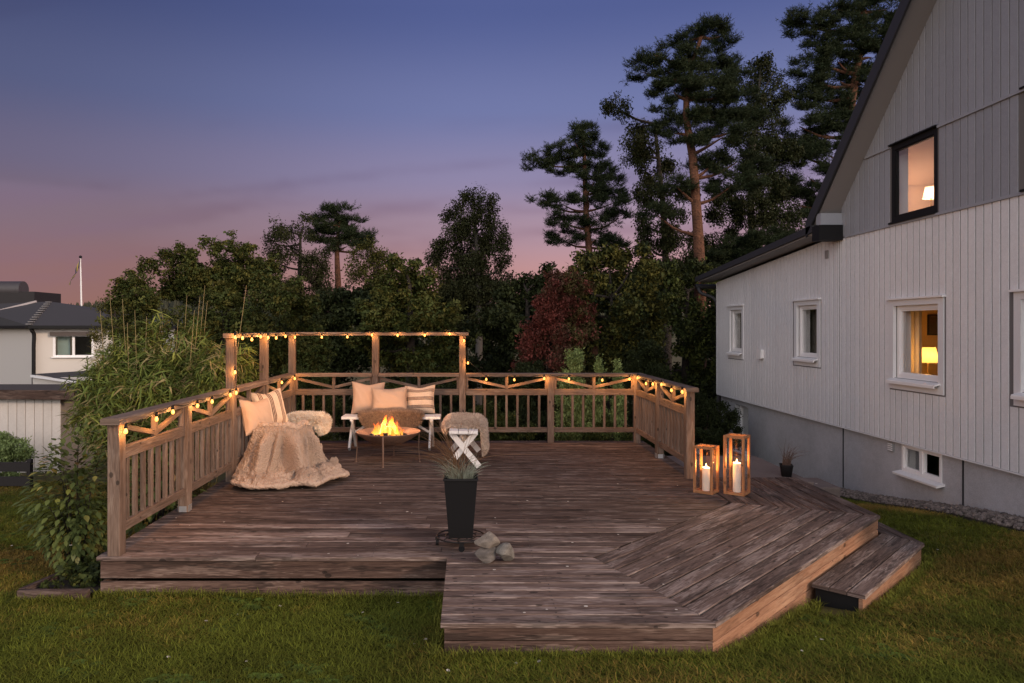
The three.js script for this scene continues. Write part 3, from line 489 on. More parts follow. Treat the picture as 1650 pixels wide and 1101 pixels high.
  const sideTable = (label, x, Z, top, floor) => { const t = thing('side_table', label, 'table', [x, Y(floor), -Z]); box('table_top', t, M.teak, x - 0.3, x + 0.3, Y(top - 0.03), Y(top), -Z - 0.3, -Z + 0.3); for (const [a, b] of [[-0.26, -0.26], [0.26, -0.26], [-0.26, 0.26], [0.26, 0.26]]) box('leg', t, M.teak, x + a - 0.02, x + a + 0.02, Y(floor), Y(top - 0.03), -Z + b - 0.02, -Z + b + 0.02); };
  sideTable('small table under the yellow lamp, mostly below the window', 6.5, 10.12, -0.78, -1.40); sideTable('low table under the upper window lamp', 6.62, 10.24, 1.62, 1.25);
  const pic = thing('wall_picture', 'small dark framed picture on the wall behind the lit window', 'picture', [7.2, Y(0.06), -10.985]); box('picture_frame', pic, M.black, 7.05, 7.4, Y(-0.1), Y(0.22), -10.998, -10.975); box('picture_canvas', pic, std({ color: C(0.06, 0.04, 0.02), roughness: 0.6 }), 7.07, 7.38, Y(-0.08), Y(0.2), -10.975, -10.97);
}

// gravel along the wall, and two stone slabs behind the deck corner
{
  const bed = gridGeo(60, 4, (u, v) => { const Z = lerp(3.5, 11.2, u), x = lerp(5.36, 5.9, v); return V(x, groundY(x, Z) + 0.02 + 0.03 * Math.sin(v * Math.PI), -Z); });
  structure('gravel_bed', bed, std({ color: C(0.05, 0.045, 0.042), roughness: 1 }));
  const R = rng(8), g = new THREE.IcosahedronGeometry(1, 1), n = 5200, im = new THREE.InstancedMesh(g, std({ color: C(1, 1, 1), roughness: 0.9 }), n), m = new THREE.Matrix4(), q = new THREE.Quaternion(), p = g.attributes.position;
  for (let i = 0; i < p.count; i++) { const k = 0.75 + 0.5 * hash(Math.round(p.getX(i) * 50), Math.round(p.getY(i) * 50) + 7 * Math.round(p.getZ(i) * 50), 3); p.setXYZ(i, p.getX(i) * k, p.getY(i) * k * 0.8, p.getZ(i) * k); } g.computeVertexNormals();
  for (let i = 0; i < n; i++) { const Z = 3.4 + R() * 7.8, x = 5.37 + R() * 0.5, s = 0.011 + R() * R() * 0.024, k = 0.05 + R() * 0.13; q.setFromEuler(new THREE.Euler(R() * 6, R() * 6, R() * 6)); m.compose(V(x, groundY(x, Z) + 0.035 + 0.03 * Math.sin((x - 5.36) / 0.54 * 3.14) + R() * 0.015, -Z), q, V(s, s, s)); im.setMatrixAt(i, m); im.setColorAt(i, C(k * 1.2, k, k * 0.9)); }
  im.name = 'gravel'; im.userData = { kind: 'stuff', label: 'loose grey-brown gravel strip along the house wall', category: 'gravel' }; im.castShadow = im.receiveShadow = true; scene.add(im);
  const edge = mesh('gravel_edging', gridGeo(40, 1, (u, v) => { const Z = lerp(2.5, 11.2, u); return V(5.345, groundY(5.34, Z) - 0.03 + v * 0.075, -Z); }), std({ color: C(0.02, 0.018, 0.017), side: THREE.DoubleSide })); edge.userData = { label: 'thin dark edging between lawn and gravel strip', category: 'edging' };
}

// ---------------------------------------------------------------- white benches with crossed legs
function bench(label, x, Z, turn) {
  const L = 1.38, H = 0.47, g = thing('white_bench', label, 'bench', [x, 0, -Z], 'white benches around the fire bowl');
  const P = (a, y, b) => V(a, y, b);
  const inner = (name, a, b, w, h, up) => { const d = V(0, 0, 0).subVectors(b, a), len = d.length(); d.normalize(); const m = mesh(name, barGeo(len, w, h, 0.006), M.bench, g); m.quaternion.setFromRotationMatrix(frameOf(d, up)); m.position.copy(a).add(b).multiplyScalar(0.5); return m; };
  for (let i = 0; i < 3; i++) inner('seat_slat', P(-L / 2, H - 0.018, (i - 1) * 0.118), P(L / 2, H - 0.018, (i - 1) * 0.118), 0.112, 0.036, V(0, 1, 0));
  for (const s of [-1, 1]) {
    const x0 = s * (L / 2 - 0.13);
    inner('leg', P(x0 - 0.016, 0.432, -0.15), P(x0 - 0.016, 0.02, 0.19), 0.07, 0.03, V(1, 0, 0)); inner('leg', P(x0 + 0.016, 0.432, 0.15), P(x0 + 0.016, 0.02, -0.19), 0.07, 0.03, V(1, 0, 0));
    inner('seat_batten', P(x0, 0.42, -0.16), P(x0, 0.42, 0.16), 0.024, 0.03, V(0, 1, 0));
    inner('brace', P(x0 - s * 0.036, 0.235, 0), P(s * 0.2, 0.43, 0), 0.045, 0.028, V(0, 1, 0));
  }
  g.rotation.y = turn; return g;
}
bench('white bench along the back railing with three cushions and a brown pelt', -1.105, 10.14, 0);
bench('white bench by the left railing, nearly hidden under a fleece throw', -2.19, 8.92, 1.53);
bench('white bench to the right of the fire bowl with a pelt over it', -0.07, 9.28, 1.56);

// ---------------------------------------------------------------- pelts and throw
const hairGeo = (() => { const parts = []; const R = rng(3); for (let i = 0; i < 7; i++) { const a = R() * 6.28, t = 0.25 + R() * 0.9, g = new THREE.BufferGeometry(), dx = Math.cos(a), dz = Math.sin(a), w = 0.09; g.setAttribute('position', new THREE.Float32BufferAttribute([-dz * w, 0, dx * w, dz * w, 0, -dx * w, dx * t * 0.5 - dz * w * 0.6, 0.6, dz * t * 0.5 + dx * w * 0.6, dx * t * 0.5 + dz * w * 0.6, 0.6, dz * t * 0.5 - dx * w * 0.6, dx * t * 1.1, 0.85, dz * t * 1.1], 3)); g.setIndex([0, 1, 2, 1, 3, 2, 2, 3, 4]); g.computeVertexNormals(); parts.push(g); } return mergeGeometries(parts); })();
function fur(parent, geo, n, len, cols, seed, grav = 0.5) {      // short hair over a pelt
  const p = geo.attributes.position, nn = geo.attributes.normal, idx = geo.index.array, R = rng(seed), tri = idx.length / 3, im = new THREE.InstancedMesh(hairGeo, std({ color: C(1, 1, 1), roughness: 0.9, side: THREE.DoubleSide }), n), m = new THREE.Matrix4(), a = V(0, 0, 0), b = V(0, 0, 0), c = V(0, 0, 0), N = V(0, 0, 0);
  const area = new Float64Array(tri + 1); for (let t = 0; t < tri; t++) { a.fromBufferAttribute(p, idx[t * 3]); b.fromBufferAttribute(p, idx[t * 3 + 1]); c.fromBufferAttribute(p, idx[t * 3 + 2]); area[t + 1] = area[t] + b.sub(a).cross(c.sub(a)).length(); }
  for (let i = 0; i < n; i++) {
    const r = R() * area[tri]; let lo = 0, hi = tri; while (hi - lo > 1) { const k = (lo + hi) >> 1; if (area[k] <= r) lo = k; else hi = k; }
    let u = R(), v = R(); if (u + v > 1) { u = 1 - u; v = 1 - v; }
    a.fromBufferAttribute(p, idx[lo * 3]); b.fromBufferAttribute(p, idx[lo * 3 + 1]); c.fromBufferAttribute(p, idx[lo * 3 + 2]); N.fromBufferAttribute(nn, idx[lo * 3]);
    const q = a.clone().multiplyScalar(1 - u - v).addScaledVector(b, u).addScaledVector(c, v), dir = N.clone().add(V((R() - 0.5) * 0.7, (R() - 0.5) * 0.7 - grav, (R() - 0.5) * 0.7)).normalize(), s = len * (0.6 + R() * 0.7);
    m.makeRotationFromQuaternion(new THREE.Quaternion().setFromUnitVectors(V(0, 1, 0), dir)); m.scale(V(s * 0.5, s, s * 0.5)); m.setPosition(q.addScaledVector(N, -0.003)); im.setMatrixAt(i, m);
    const k = cols[Math.floor(R() * cols.length)], t = 0.85 + R() * 0.3; im.setColorAt(i, C(k[0] * t, k[1] * t, k[2] * t));
  }
  im.name = 'fur'; im.userData.kind = 'stuff'; im.castShadow = im.receiveShadow = true; parent.add(im);
}
// a pelt laid across a bench: t runs across it (over the edge, down both sides), l along it
function pelt(label, cx, Z, turn, l0, l1, hangA, hangB, thick, cols, seed, len) {
  const half = 0.18, top = 0.474, span = hangA + 2 * half + hangB, g = thing('sheepskin', label, 'pelt', [cx, 0, -Z], 'pelts laid over the benches', turn);
  const prof = (s) => { // arc length from the A hem -> [z, y, nz, ny]
    if (s < hangA) return [-half - 0.012 - 0.02 * (1 - s / hangA), top - (hangA - s), -1, 0.1]; if (s > hangA + 2 * half) { const e = s - hangA - 2 * half; return [half + 0.012 + 0.03 * e / hangB, top - e, 1, 0.1]; }
    const z = s - hangA - half, k = z / half, e = Math.pow(Math.abs(k), 6); return [z, top, Math.sign(k) * e, 1];
  };
  const geo = gridGeo(56, 60, (u, v) => {
    const a = u * 2 - 1, b = v * 2 - 1, pinch = 1 - 0.22 * Math.pow(Math.abs(b), 3), wob = 0.07 * (fbm(v * 4 + seed, u > 0.5 ? 3 : 9, seed, 2) - 0.5), hem = 1 - 0.1 * Math.pow(Math.abs(a), 4) - 0.1 * fbm(u * 3, 5 + Math.sign(b), seed + 2, 2);
    const l = lerp(l0, l1, 0.5 + a * 0.5 * pinch) + wob * Math.abs(a), s = span * (0.5 + b * 0.5 * hem), [z, y, nz, ny] = prof(s), nl = Math.hypot(nz, ny);
    const th = thick * Math.pow(Math.max(0, (1 - Math.pow(Math.abs(a), 5)) * (1 - Math.pow(Math.abs(b), 8))), 0.5) * (0.7 + 0.6 * fbm(u * 7 + 3, v * 9, seed + 5, 3)) + 0.004;
    return V(l, y + ny / nl * th, z + nz / nl * th);
  });
  const nrm = geo.attributes.normal; // normals outward
  const mid = 30 * 57 + 28; if (nrm.getY(mid) < 0) { geo.index.array.reverse(); geo.computeVertexNormals(); }
  const avg = cols[0]; mesh('hide', geo, std({ color: C(avg[0] * 0.9, avg[1] * 0.9, avg[2] * 0.9), roughness: 1, side: THREE.DoubleSide }), g);
  fur(g, geo, 9000, len, cols, seed + 9, 0.35); return g;
}
const creamFur = [[0.84, 0.76, 0.65], [0.88, 0.82, 0.72], [0.72, 0.56, 0.4], [0.86, 0.78, 0.66]], brownFur = [[0.33, 0.22, 0.15], [0.41, 0.28, 0.19], [0.25, 0.165, 0.11]], tanFur = [[0.66, 0.52, 0.41], [0.74, 0.61, 0.5], [0.54, 0.4, 0.3], [0.78, 0.67, 0.55]];
pelt('brown pelt hanging over the front of the back bench behind the fire', -1.1, 10.14, 0, -0.44, 0.44, 0.06, 0.18, 0.055, brownFur, 41, 0.045);
pelt('cream and tan sheepskin on the far end of the left bench', -2.19, 8.92, 1.53, 0.2, 0.74, 0.05, 0.13, 0.07, creamFur, 42, 0.06);
pelt('tan pelt draped over the right bench beside the fire bowl', -0.07, 9.28, 1.56, -0.5, 0.42, 0.10, 0.36, 0.06, tanFur, 43, 0.05);

{ // the fleece throw: it lies on the near end of the left bench, falls over its front corner and spreads on the boards
  const cx = -2.22, cZ = 8.62, g = thing('fleece_throw', 'thick beige fleece throw spilling from the left bench onto the deck', 'throw', [cx, 0, -cZ]);
  const seat = (f) => { const c = Math.cos(f), s = Math.sin(f); return Math.min(c > 0 ? 0.25 / Math.max(c, 1e-3) : 0.24 / Math.max(-c, 1e-3), s > 0 ? 0.42 / Math.max(s, 1e-3) : 0.34 / Math.max(-s, 1e-3)); };
  const D_ = Math.PI / 180, F0 = -6 * D_, F1 = 150 * D_, NU = 260, NV = 170;
  // how far the cloth reaches in each direction, and how high its edge ends
  const reach = [[-6, 0.36, 0.3], [2, 0.46, 0.1], [14, 0.6, 0.02], [25, 0.74, 0.02], [37, 1.06, 0.02], [55, 1.1, 0.02], [70, 1.14, 0.02], [81, 1.24, 0.02], [92, 1.26, 0.02], [102, 1.08, 0.02], [112, 0.86, 0.04], [125, 0.66, 0.10], [150, 0.4, 0.2]];
  const look = (f, k) => { const d = f / D_; let i = 1; while (i < reach.length - 1 && d > reach[i][0]) i++; const t = clamp((d - reach[i - 1][0]) / (reach[i][0] - reach[i - 1][0]), 0, 1); return lerp(reach[i - 1][k], reach[i][k], t * t * (3 - 2 * t)); };
  const ridges = [[5, 7, 0.05, 1], [23, 12, 0.085, -1.6], [50, 6, 0.05, 2], [65, 13, 0.105, -0.7], [88, 5, 0.04, 1.5], [101, 10, 0.085, 0.4], [128, 10, 0.06, -1]];
  const geo = gridGeo(NU, NV, (u, v) => {
    const f = lerp(F0, F1, u), d = f / D_, rs = seat(f) + 0.04, low = look(f, 2), hem = Math.max(look(f, 1), rs + 0.1), floor = low < 0.05, rf = floor ? Math.min(rs + 0.17, hem - 0.02) : hem;
    const twist = 5 * (fbm(v * 2.2, 4, 15, 2) - 0.5); let fold = 0; for (const [c, w, h, k] of ridges) fold += 2.1 * h * Math.exp(-Math.pow((d - c - twist * k - 14 * (v - 0.45) * k) / (w * 0.58), 2)); fold = (fold - 0.035) * clamp((hem - rs) / 0.5, 0.25, 1);
    let r, y;
    if (v < 0.3) { const t = v / 0.3; r = rs * t; y = 0.505 + 0.05 * sstep(t, 0.3, 0.75) * (1 - 0.5 * sstep(t, 0.8, 1)) + 0.055 * (fbm(r * 8, f * 4, 21, 3) - 0.3); }
    else if (v < 0.66) { const t = (v - 0.3) / 0.36, e = sstep(t, 0, 0.35); r = lerp(rs, rf, 0.25 * t + 0.75 * t * t * t) + 0.03 * Math.sin(Math.min(1, t * 2) * Math.PI / 2) + fold * e; y = lerp(0.53, floor ? 0.05 : low, Math.pow(t, 1.1)); }
    else { const t = (v - 0.66) / 0.34; r = lerp(rf, hem, t) + 0.03 + fold * (1 - 0.5 * t); y = floor ? 0.045 + (0.02 + 0.085 * Math.pow(fbm(d * 0.075 + 2, r * 10 + fold * 20, 33, 3), 1.6) * 1.6) * sstep(t, 0, 0.15) * (1 - 0.75 * sstep(t, 0.75, 1)) + 0.4 * Math.max(0, fold) * (1 - t) : low; }
    const n1 = fbm(Math.cos(f) * r * 70 + 40, Math.sin(f) * r * 70 + y * 90 + 40, 55, 2) - 0.5; r += n1 * 0.024; y += n1 * 0.02 + 0.012 * (fbm(d * 0.2, v * 9, 36, 2) - 0.5);
    return V(Math.cos(f) * r, Math.max(0.012, y), Math.sin(f) * r);
  }, [5, 4]);
  const fm = std({ color: C(0.50, 0.375, 0.29), bumpMap: fleece, bumpScale: 0.012, roughness: 1, side: THREE.DoubleSide });
  mesh('fleece', geo, fm, g);
  if (geo.attributes.normal.getY(NU * 20 + 100) < 0) { geo.index.array.reverse(); geo.computeVertexNormals(); }
  // the thick rolled hem, and the fold turned back across the top
  const on = (f, v) => { const i = Math.round((f - F0) / (F1 - F0) * NU), j = Math.round(v * NV), p = geo.attributes.position; return V(p.getX(j * (NU + 1) + i), p.getY(j * (NU + 1) + i), p.getZ(j * (NU + 1) + i)); };
  const roll = (v, r0, dy) => { const pts = [], rr = []; for (let k = 0; k <= 90; k++) { const f = lerp(F0, F1, k / 90), p = on(f, typeof v === 'function' ? v(f) : v); p.y = Math.max(r0 * 0.8, p.y + dy); pts.push(p); rr.push(r0 * (0.7 + 0.6 * fbm(k * 0.35, 2, 87, 2)) * Math.min(1, Math.min(k, 90 - k) / 5 + 0.3)); } return tubeGeo(pts, rr, 12); };
  const hemG = roll(0.985, 0.027, 0.004), foldG = roll(0.24, 0.036, 0.005);
  mesh('hem', hemG, fm, g); mesh('turned_fold', foldG, fm, g);
  for (const [q, n] of [[hemG, 3000], [foldG, 3000], [geo, 34000]]) fur(g, q, n, 0.0105, [[0.56, 0.425, 0.33], [0.46, 0.345, 0.265], [0.66, 0.51, 0.40]], 73, 0.05);
}

// ---------------------------------------------------------------- cushions
function stripes(base, dark, bands) {
  return texture(256, 256, (x, y) => { const v = y / 256; let k = 0; for (const [a, b] of bands) if (v > a && v < b) k = 1; const n = 0.9 + 0.2 * noise(x / 2, y / 2, 128, 128, 66); return [0, 1, 2].map((i) => (k ? dark[i] : base[i]) * n); }, true);
}
const bands = [0.2, 0.5, 0.8].flatMap((c) => [[c - 0.055, c - 0.028], [c - 0.012, c + 0.012], [c + 0.028, c + 0.055]]);
const cushCloth = [std({ color: C(0.56, 0.38, 0.265), bumpMap: weave, bumpScale: 0.0015, roughness: 0.95 }), std({ color: C(0.48, 0.335, 0.24), bumpMap: weave, bumpScale: 0.0015, roughness: 0.95 }), std({ map: stripes([212, 186, 160], [98, 70, 56], bands), bumpMap: weave, bumpScale: 0.0015, roughness: 0.95 })];
for (const m of cushCloth) { m.bumpMap = weave.clone(); m.bumpMap.repeat.set(9, 9); m.bumpMap.needsUpdate = true; }
function cushion(label, w, h, t, mat, pos, tilt, turn, roll, seed) {
  const sheet = (s) => gridGeo(44, 44, (u, v) => {
    const a = u * 2 - 1, b = v * 2 - 1, px = a * (1 - 0.09 * (1 - b * b) * Math.abs(a)), py = b * (1 - 0.09 * (1 - a * a) * Math.abs(b));
    const k = Math.pow(Math.max(0, (1 - Math.pow(a, 4)) * (1 - Math.pow(b, 4))), 0.55), dent = 1 - 0.30 * Math.exp(-(a * a * 5 + Math.pow(b - 1.0, 2) * 7)), wr = 0.010 * (fbm(u * 5 + seed, v * 5, seed, 3) - 0.5) + 0.006 * Math.sin((a + b * 0.6) * 11 + 5 * fbm(u * 3, v * 3, seed + 4, 2)) * (1 - k * 0.6);
    const sag = -0.06 * h * Math.exp(-a * a * 4) * Math.max(0, b);
    return V(px * w / 2, py * h / 2 + h / 2 + sag, s * (k * t / 2 * dent + (k > 0.02 ? wr : 0)));
  });
  const back = sheet(-1); back.index.array.reverse(); back.computeVertexNormals();
  const geo = mergeGeometries([sheet(1), back]), c = mesh('cushion', geo, mat);
  { const edge = [], E = (a, b) => V(a * (1 - 0.09 * (1 - b * b) * Math.abs(a)) * w / 2, b * (1 - 0.09 * (1 - a * a) * Math.abs(b)) * h / 2 + h / 2 - 0.06 * h * Math.exp(-a * a * 4) * Math.max(0, b), 0); for (let k = 0; k < 4; k++) for (let i = 0; i < 16; i++) { const t = i / 8 - 1; edge.push([E(t, -1), E(1, t), E(-t, 1), E(-1, -t)][k]); } edge.push(edge[0].clone()); mesh('piping', tubeGeo(edge, 0.004, 6), mat, c); }
  c.position.copy(pos); c.rotation.set(-tilt, turn, roll, 'YXZ'); c.userData = { label, category: 'cushion', group: 'cushions on the benches' };
}
cushion('large plain tan cushion at the left end of the back bench', 0.47, 0.47, 0.17, cushCloth[0], V(-1.47, 0.475, -10.28), 0.32, 0.15, -0.03, 1);
cushion('oblong tan cushion in the middle of the back bench', 0.52, 0.36, 0.17, cushCloth[1], V(-1.14, 0.52, -10.13), 0.3, 0.02, 0.03, 2);
cushion('striped cushion at the right end of the back bench', 0.44, 0.42, 0.16, cushCloth[2], V(-0.72, 0.478, -10.26), 0.34, -0.12, 0.05, 3);
cushion('plain tan cushion nearest the camera on the left bench', 0.44, 0.43, 0.17, cushCloth[0], V(-2.44, 0.47, -8.33), 0.34, 1.05, -0.05, 4);
{ const m = cushCloth[2].clone(); m.map = stripes([212, 186, 160], [98, 70, 56], bands); m.map.rotation = Math.PI / 2; m.map.center.set(0.5, 0.5); cushion('striped cushion leaning behind the throw on the left bench', 0.46, 0.46, 0.17, m, V(-2.41, 0.5, -8.76), 0.30, 0.9, 0.06, 5); }

// ---------------------------------------------------------------- the fire bowl
{
  const x = -1.045, Z = 9.15, R = 0.41, g = thing('fire_bowl', 'shallow rusted steel fire bowl on four thin legs', 'fire bowl', [x, 0, -Z]);
  const prof = [[0.001, 0.215], [0.1, 0.222], [0.2, 0.252], [0.3, 0.305], [0.37, 0.355], [0.41, 0.388], [0.413, 0.385], [0.41, 0.375], [0.372, 0.343], [0.3, 0.292], [0.2, 0.24], [0.1, 0.21], [0.001, 0.203]].map(([a, b]) => new THREE.Vector2(a, b));
  const rust = texture(512, 256, (a, b) => { const n = 0.5 * noise(a / 4, b / 4, 128, 64, 71) + 0.5 * noise(a / 24, b / 24, 21, 10, 72); return [lerp(98, 150, n), lerp(78, 120, n), lerp(68, 104, n)]; }, true);
  mesh('bowl', new THREE.LatheGeometry(prof, 64), std({ map: rust, roughness: 0.7, metalness: 0.3 }), g);
  const steel = std({ color: C(0.20, 0.13, 0.10), roughness: 0.6, metalness: 0.4 });
  for (const [i, a] of [-1.5, 0.12, 1.62, 3.05].entries()) { const c = Math.cos(a), s = Math.sin(a), k = i === 2 ? 0.012 : 0.007; mesh('leg', tubeGeo([V(c * 0.402, 0.376, s * 0.402), V(c * 0.395, 0.2, s * 0.395), V(c * 0.41, 0.002, s * 0.41)], k, 8), steel, g); mesh('foot', new THREE.CylinderGeometry(0.016, 0.018, 0.008, 12), steel, g).position.set(c * 0.41, 0.005, s * 0.41); }
  mesh('ash_bed', gridGeo(20, 20, (u, v) => { const a = u * 2 * Math.PI, r = v * 0.21; return V(Math.cos(a) * r, 0.262 + 0.02 * fbm(Math.cos(a) * r * 20 + 9, Math.sin(a) * r * 20 + 9, 4, 3) - 0.1 * r * r, Math.sin(a) * r); }), std({ color: C(0.05, 0.045, 0.042), roughness: 1, side: THREE.DoubleSide }), g);
  // logs
  const RL = rng(19), bark = std({ color: C(0.012, 0.010, 0.009), roughness: 0.95 }), ember = std({ color: C(0.05, 0.01, 0.005), emissive: C(1, 0.22, 0.03), emissiveIntensity: 3.2, roughness: 0.9 });
  for (let i = 0; i < 13; i++) {
    const a = i / 13 * 6.28 + RL() * 0.5, r0 = 0.08 + RL() * 0.14, c = V(Math.cos(a) * r0, 0.30 + RL() * 0.045, Math.sin(a) * r0), d = V(Math.cos(a + 1.2 + RL()), 0.35 * (RL() - 0.4), Math.sin(a + 1.2 + RL())).multiplyScalar(0.06 + RL() * 0.05), lg = thing('charred_log', 'x', 'log', V(x + c.x, c.y, -Z + c.z).toArray(), 'burning logs in the fire bowl');
    lg.userData.label = 'blackened burning log piece among the flames in the fire bowl';
    mesh('bark', tubeGeo([d.clone().negate(), V(0, 0.006, 0), d], [0.026 + RL() * 0.008, 0.034, 0.025], 6), bark, lg);
    if (i % 2) mesh('ember', tubeGeo([d.clone().multiplyScalar(-0.7).add(V(0.004, -0.014, 0.012)), d.clone().multiplyScalar(0.7).add(V(0, -0.014, 0.012))], 0.019, 6), ember, lg);
  }
  // flames: tongues that glow yellow at their root and orange to red at the tip
  const ramp = (top) => texture(4, 128, (a, b) => { const t = b / 127; return [255, lerp(216, 84, Math.pow(t, 0.9)) * top, lerp(128, 4, Math.pow(t, 0.6)) * top]; }, true), soft = texture(4, 128, (a, b) => { const t = b / 127, v = 255 * Math.min(1, 1.1 - Math.pow(t, 2.2) * 1.0) * Math.min(1, 0.25 + t * 7); return [v, v, v]; });
  const rampT = ramp(1), fire = thing('fire', 'bright orange and yellow flames rising from the fire bowl', 'fire', [x, 0.3, -Z]);
  const mk = (k, o) => std({ color: C(0, 0, 0), emissive: C(1, 1, 1), emissiveMap: rampT, emissiveIntensity: k, alphaMap: soft, transparent: true, opacity: o, depthWrite: false, side: THREE.DoubleSide, roughness: 1 });
  const core = mk(8, 0.85), body = mk(2.2, 0.55), wisp = mk(1.2, 0.4), RF = rng(23);
  function tongue(px, pz, h, r, lean, mat, seed) {
    const sw = hash(seed, 1, 9) * 6.28;
    const geo = gridGeo(18, 30, (u, v) => { const a = u * 2 * Math.PI, w = r * (0.7 + 0.9 * v) * Math.pow(1 - v, 0.9) * (0.35 + 1.5 * fbm(Math.cos(a) * 1.3 + 5 + sw, Math.sin(a) * 1.3 + v * 4.5 + sw * 2, seed + 3, 3)) * 1.2 + 0.0008, s = Math.sin(v * 5.2 + sw) * 0.3 * r * v + lean * h * v * v; return V(px + s + Math.cos(a) * w + 0.02 * (fbm(v * 5 + sw, 3, seed, 2) - 0.5) * v * 3, v * h, pz + Math.sin(a) * w * 0.8 + 0.4 * r * v * Math.cos(v * 4 + sw)); });
    const m = mesh('flame', geo, mat, fire); m.castShadow = false;
  }
  for (const [px, pz, h, r, l] of [[-0.06, 0.02, 0.30, 0.04, 0.06], [0.055, 0.0, 0.28, 0.04, -0.06], [-0.01, -0.03, 0.22, 0.035, 0.1], [0.1, 0.03, 0.17, 0.024, 0.1]]) tongue(px, pz, h, r, l, core, RF() * 999 | 0);
  for (let i = 0; i < 38; i++) { const a = RF() * 6.28, r = 0.19 * Math.sqrt(RF()); tongue(Math.cos(a) * r, Math.sin(a) * r, (0.16 + RF() * 0.2) * (1 - r * 2.4), 0.014 + RF() * 0.018, (RF() - 0.5) * 0.5, i % 3 ? body : wisp, 50 + i); }
  for (const [dx, dy, dz, p] of [[-0.03, 0.15, 0, 3.2], [0.05, 0.10, 0.02, 2.4]]) { const l = new THREE.PointLight(C(1, 0.54, 0.27), p); l.name = 'fire'; l.position.set(dx, dy, dz); l.castShadow = true; l.shadow.radius = 3; fire.add(l); }
}

// ---------------------------------------------------------------- lanterns with candles
function lantern(label, px, Z, s, h, turn, candleH) {
  const p = at(px, 600, Z), g = thing('candle_lantern', label, 'lantern', [p.x, 0, -Z], 'wooden candle lanterns', turn), b = 0.024, e = s / 2 - b / 2;
  const stick = (name, a, c) => { const d = V(0, 0, 0).subVectors(c, a), len = d.length(); d.normalize(); const m = mesh(name, barGeo(len, b, b, 0.003), M.teak, g); m.quaternion.setFromRotationMatrix(frameOf(d, Math.abs(d.y) > 0.9 ? V(0, 0, 1) : V(0, 1, 0))); m.position.copy(a).add(c).multiplyScalar(0.5); };
  for (const [i, j] of [[-1, -1], [1, -1], [1, 1], [-1, 1]]) stick('corner_post', V(i * e, 0.003, j * e), V(i * e, h, j * e));
  for (const y of [0.003 + b / 2, h - b / 2]) for (const k of [-1, 1]) { stick('frame_rail', V(-e + b / 2, y, k * e), V(e - b / 2, y, k * e)); stick('frame_rail', V(k * e, y, -e + b / 2), V(k * e, y, e - b / 2)); }
  const bottom = mesh('bottom_board', BOX, M.teak, g); bottom.scale.set(s - 2 * b - 0.002, 0.012, s - 2 * b - 0.002); bottom.position.y = 0.012;
  for (const [k, ax] of [[-1, 0], [1, 0], [-1, 1], [1, 1]]) { const m = mesh('glass_pane', BOX, M.glass, g); const w = s - 2 * b; m.scale.set(ax ? 0.002 : w, h - 2 * b - 0.004, ax ? w : 0.002); m.position.set(ax ? k * e : 0, h / 2, ax ? 0 : k * e); }
  const c = thing('pillar_candle', label.startsWith('tall') ? 'lit white pillar candle in the tall lantern' : 'lit white pillar candle in the short lantern', 'candle', [p.x, 0.0185, -Z]);
  const wax = new THREE.MeshPhysicalMaterial({ color: C(0.86, 0.76, 0.64), roughness: 0.5, emissive: C(1, 0.5, 0.22), emissiveIntensity: 0.0 });
  mesh('wax', new THREE.LatheGeometry([[0, 0], [0.038, 0], [0.04, 0.004], [0.04, candleH - 0.006], [0.037, candleH], [0.02, candleH - 0.008], [0, candleH - 0.01]].map((q) => new THREE.Vector2(...q)), 28), wax, c);
  mesh('wick', new THREE.CylinderGeometry(0.0015, 0.0015, 0.016, 6), M.black, c).position.y = candleH - 0.003;
  const f = mesh('flame', new THREE.LatheGeometry([[0.0005, 0], [0.006, 0.006], [0.0075, 0.013], [0.006, 0.022], [0.003, 0.031], [0.0003, 0.04]].map((q) => new THREE.Vector2(...q)), 12), std({ color: C(1, 0.8, 0.4), emissive: C(1, 0.62, 0.22), emissiveIntensity: 14 }), c); f.position.y = candleH + 0.002; f.castShadow = false;
  const l = new THREE.PointLight(C(1, 0.46, 0.13), 0.5); l.name = 'candle'; l.position.set(0, 0.018, 0); l.castShadow = true; l.shadow.radius = 0.5; f.add(l);
}
lantern('short wooden lantern with glass sides beside the railing post', 1138, 7.42, 0.2, 0.485, -0.69, 0.24);
lantern('tall wooden lantern with glass sides, the right one of two', 1187.5, 7.36, 0.21, 0.605, -0.66, 0.30);

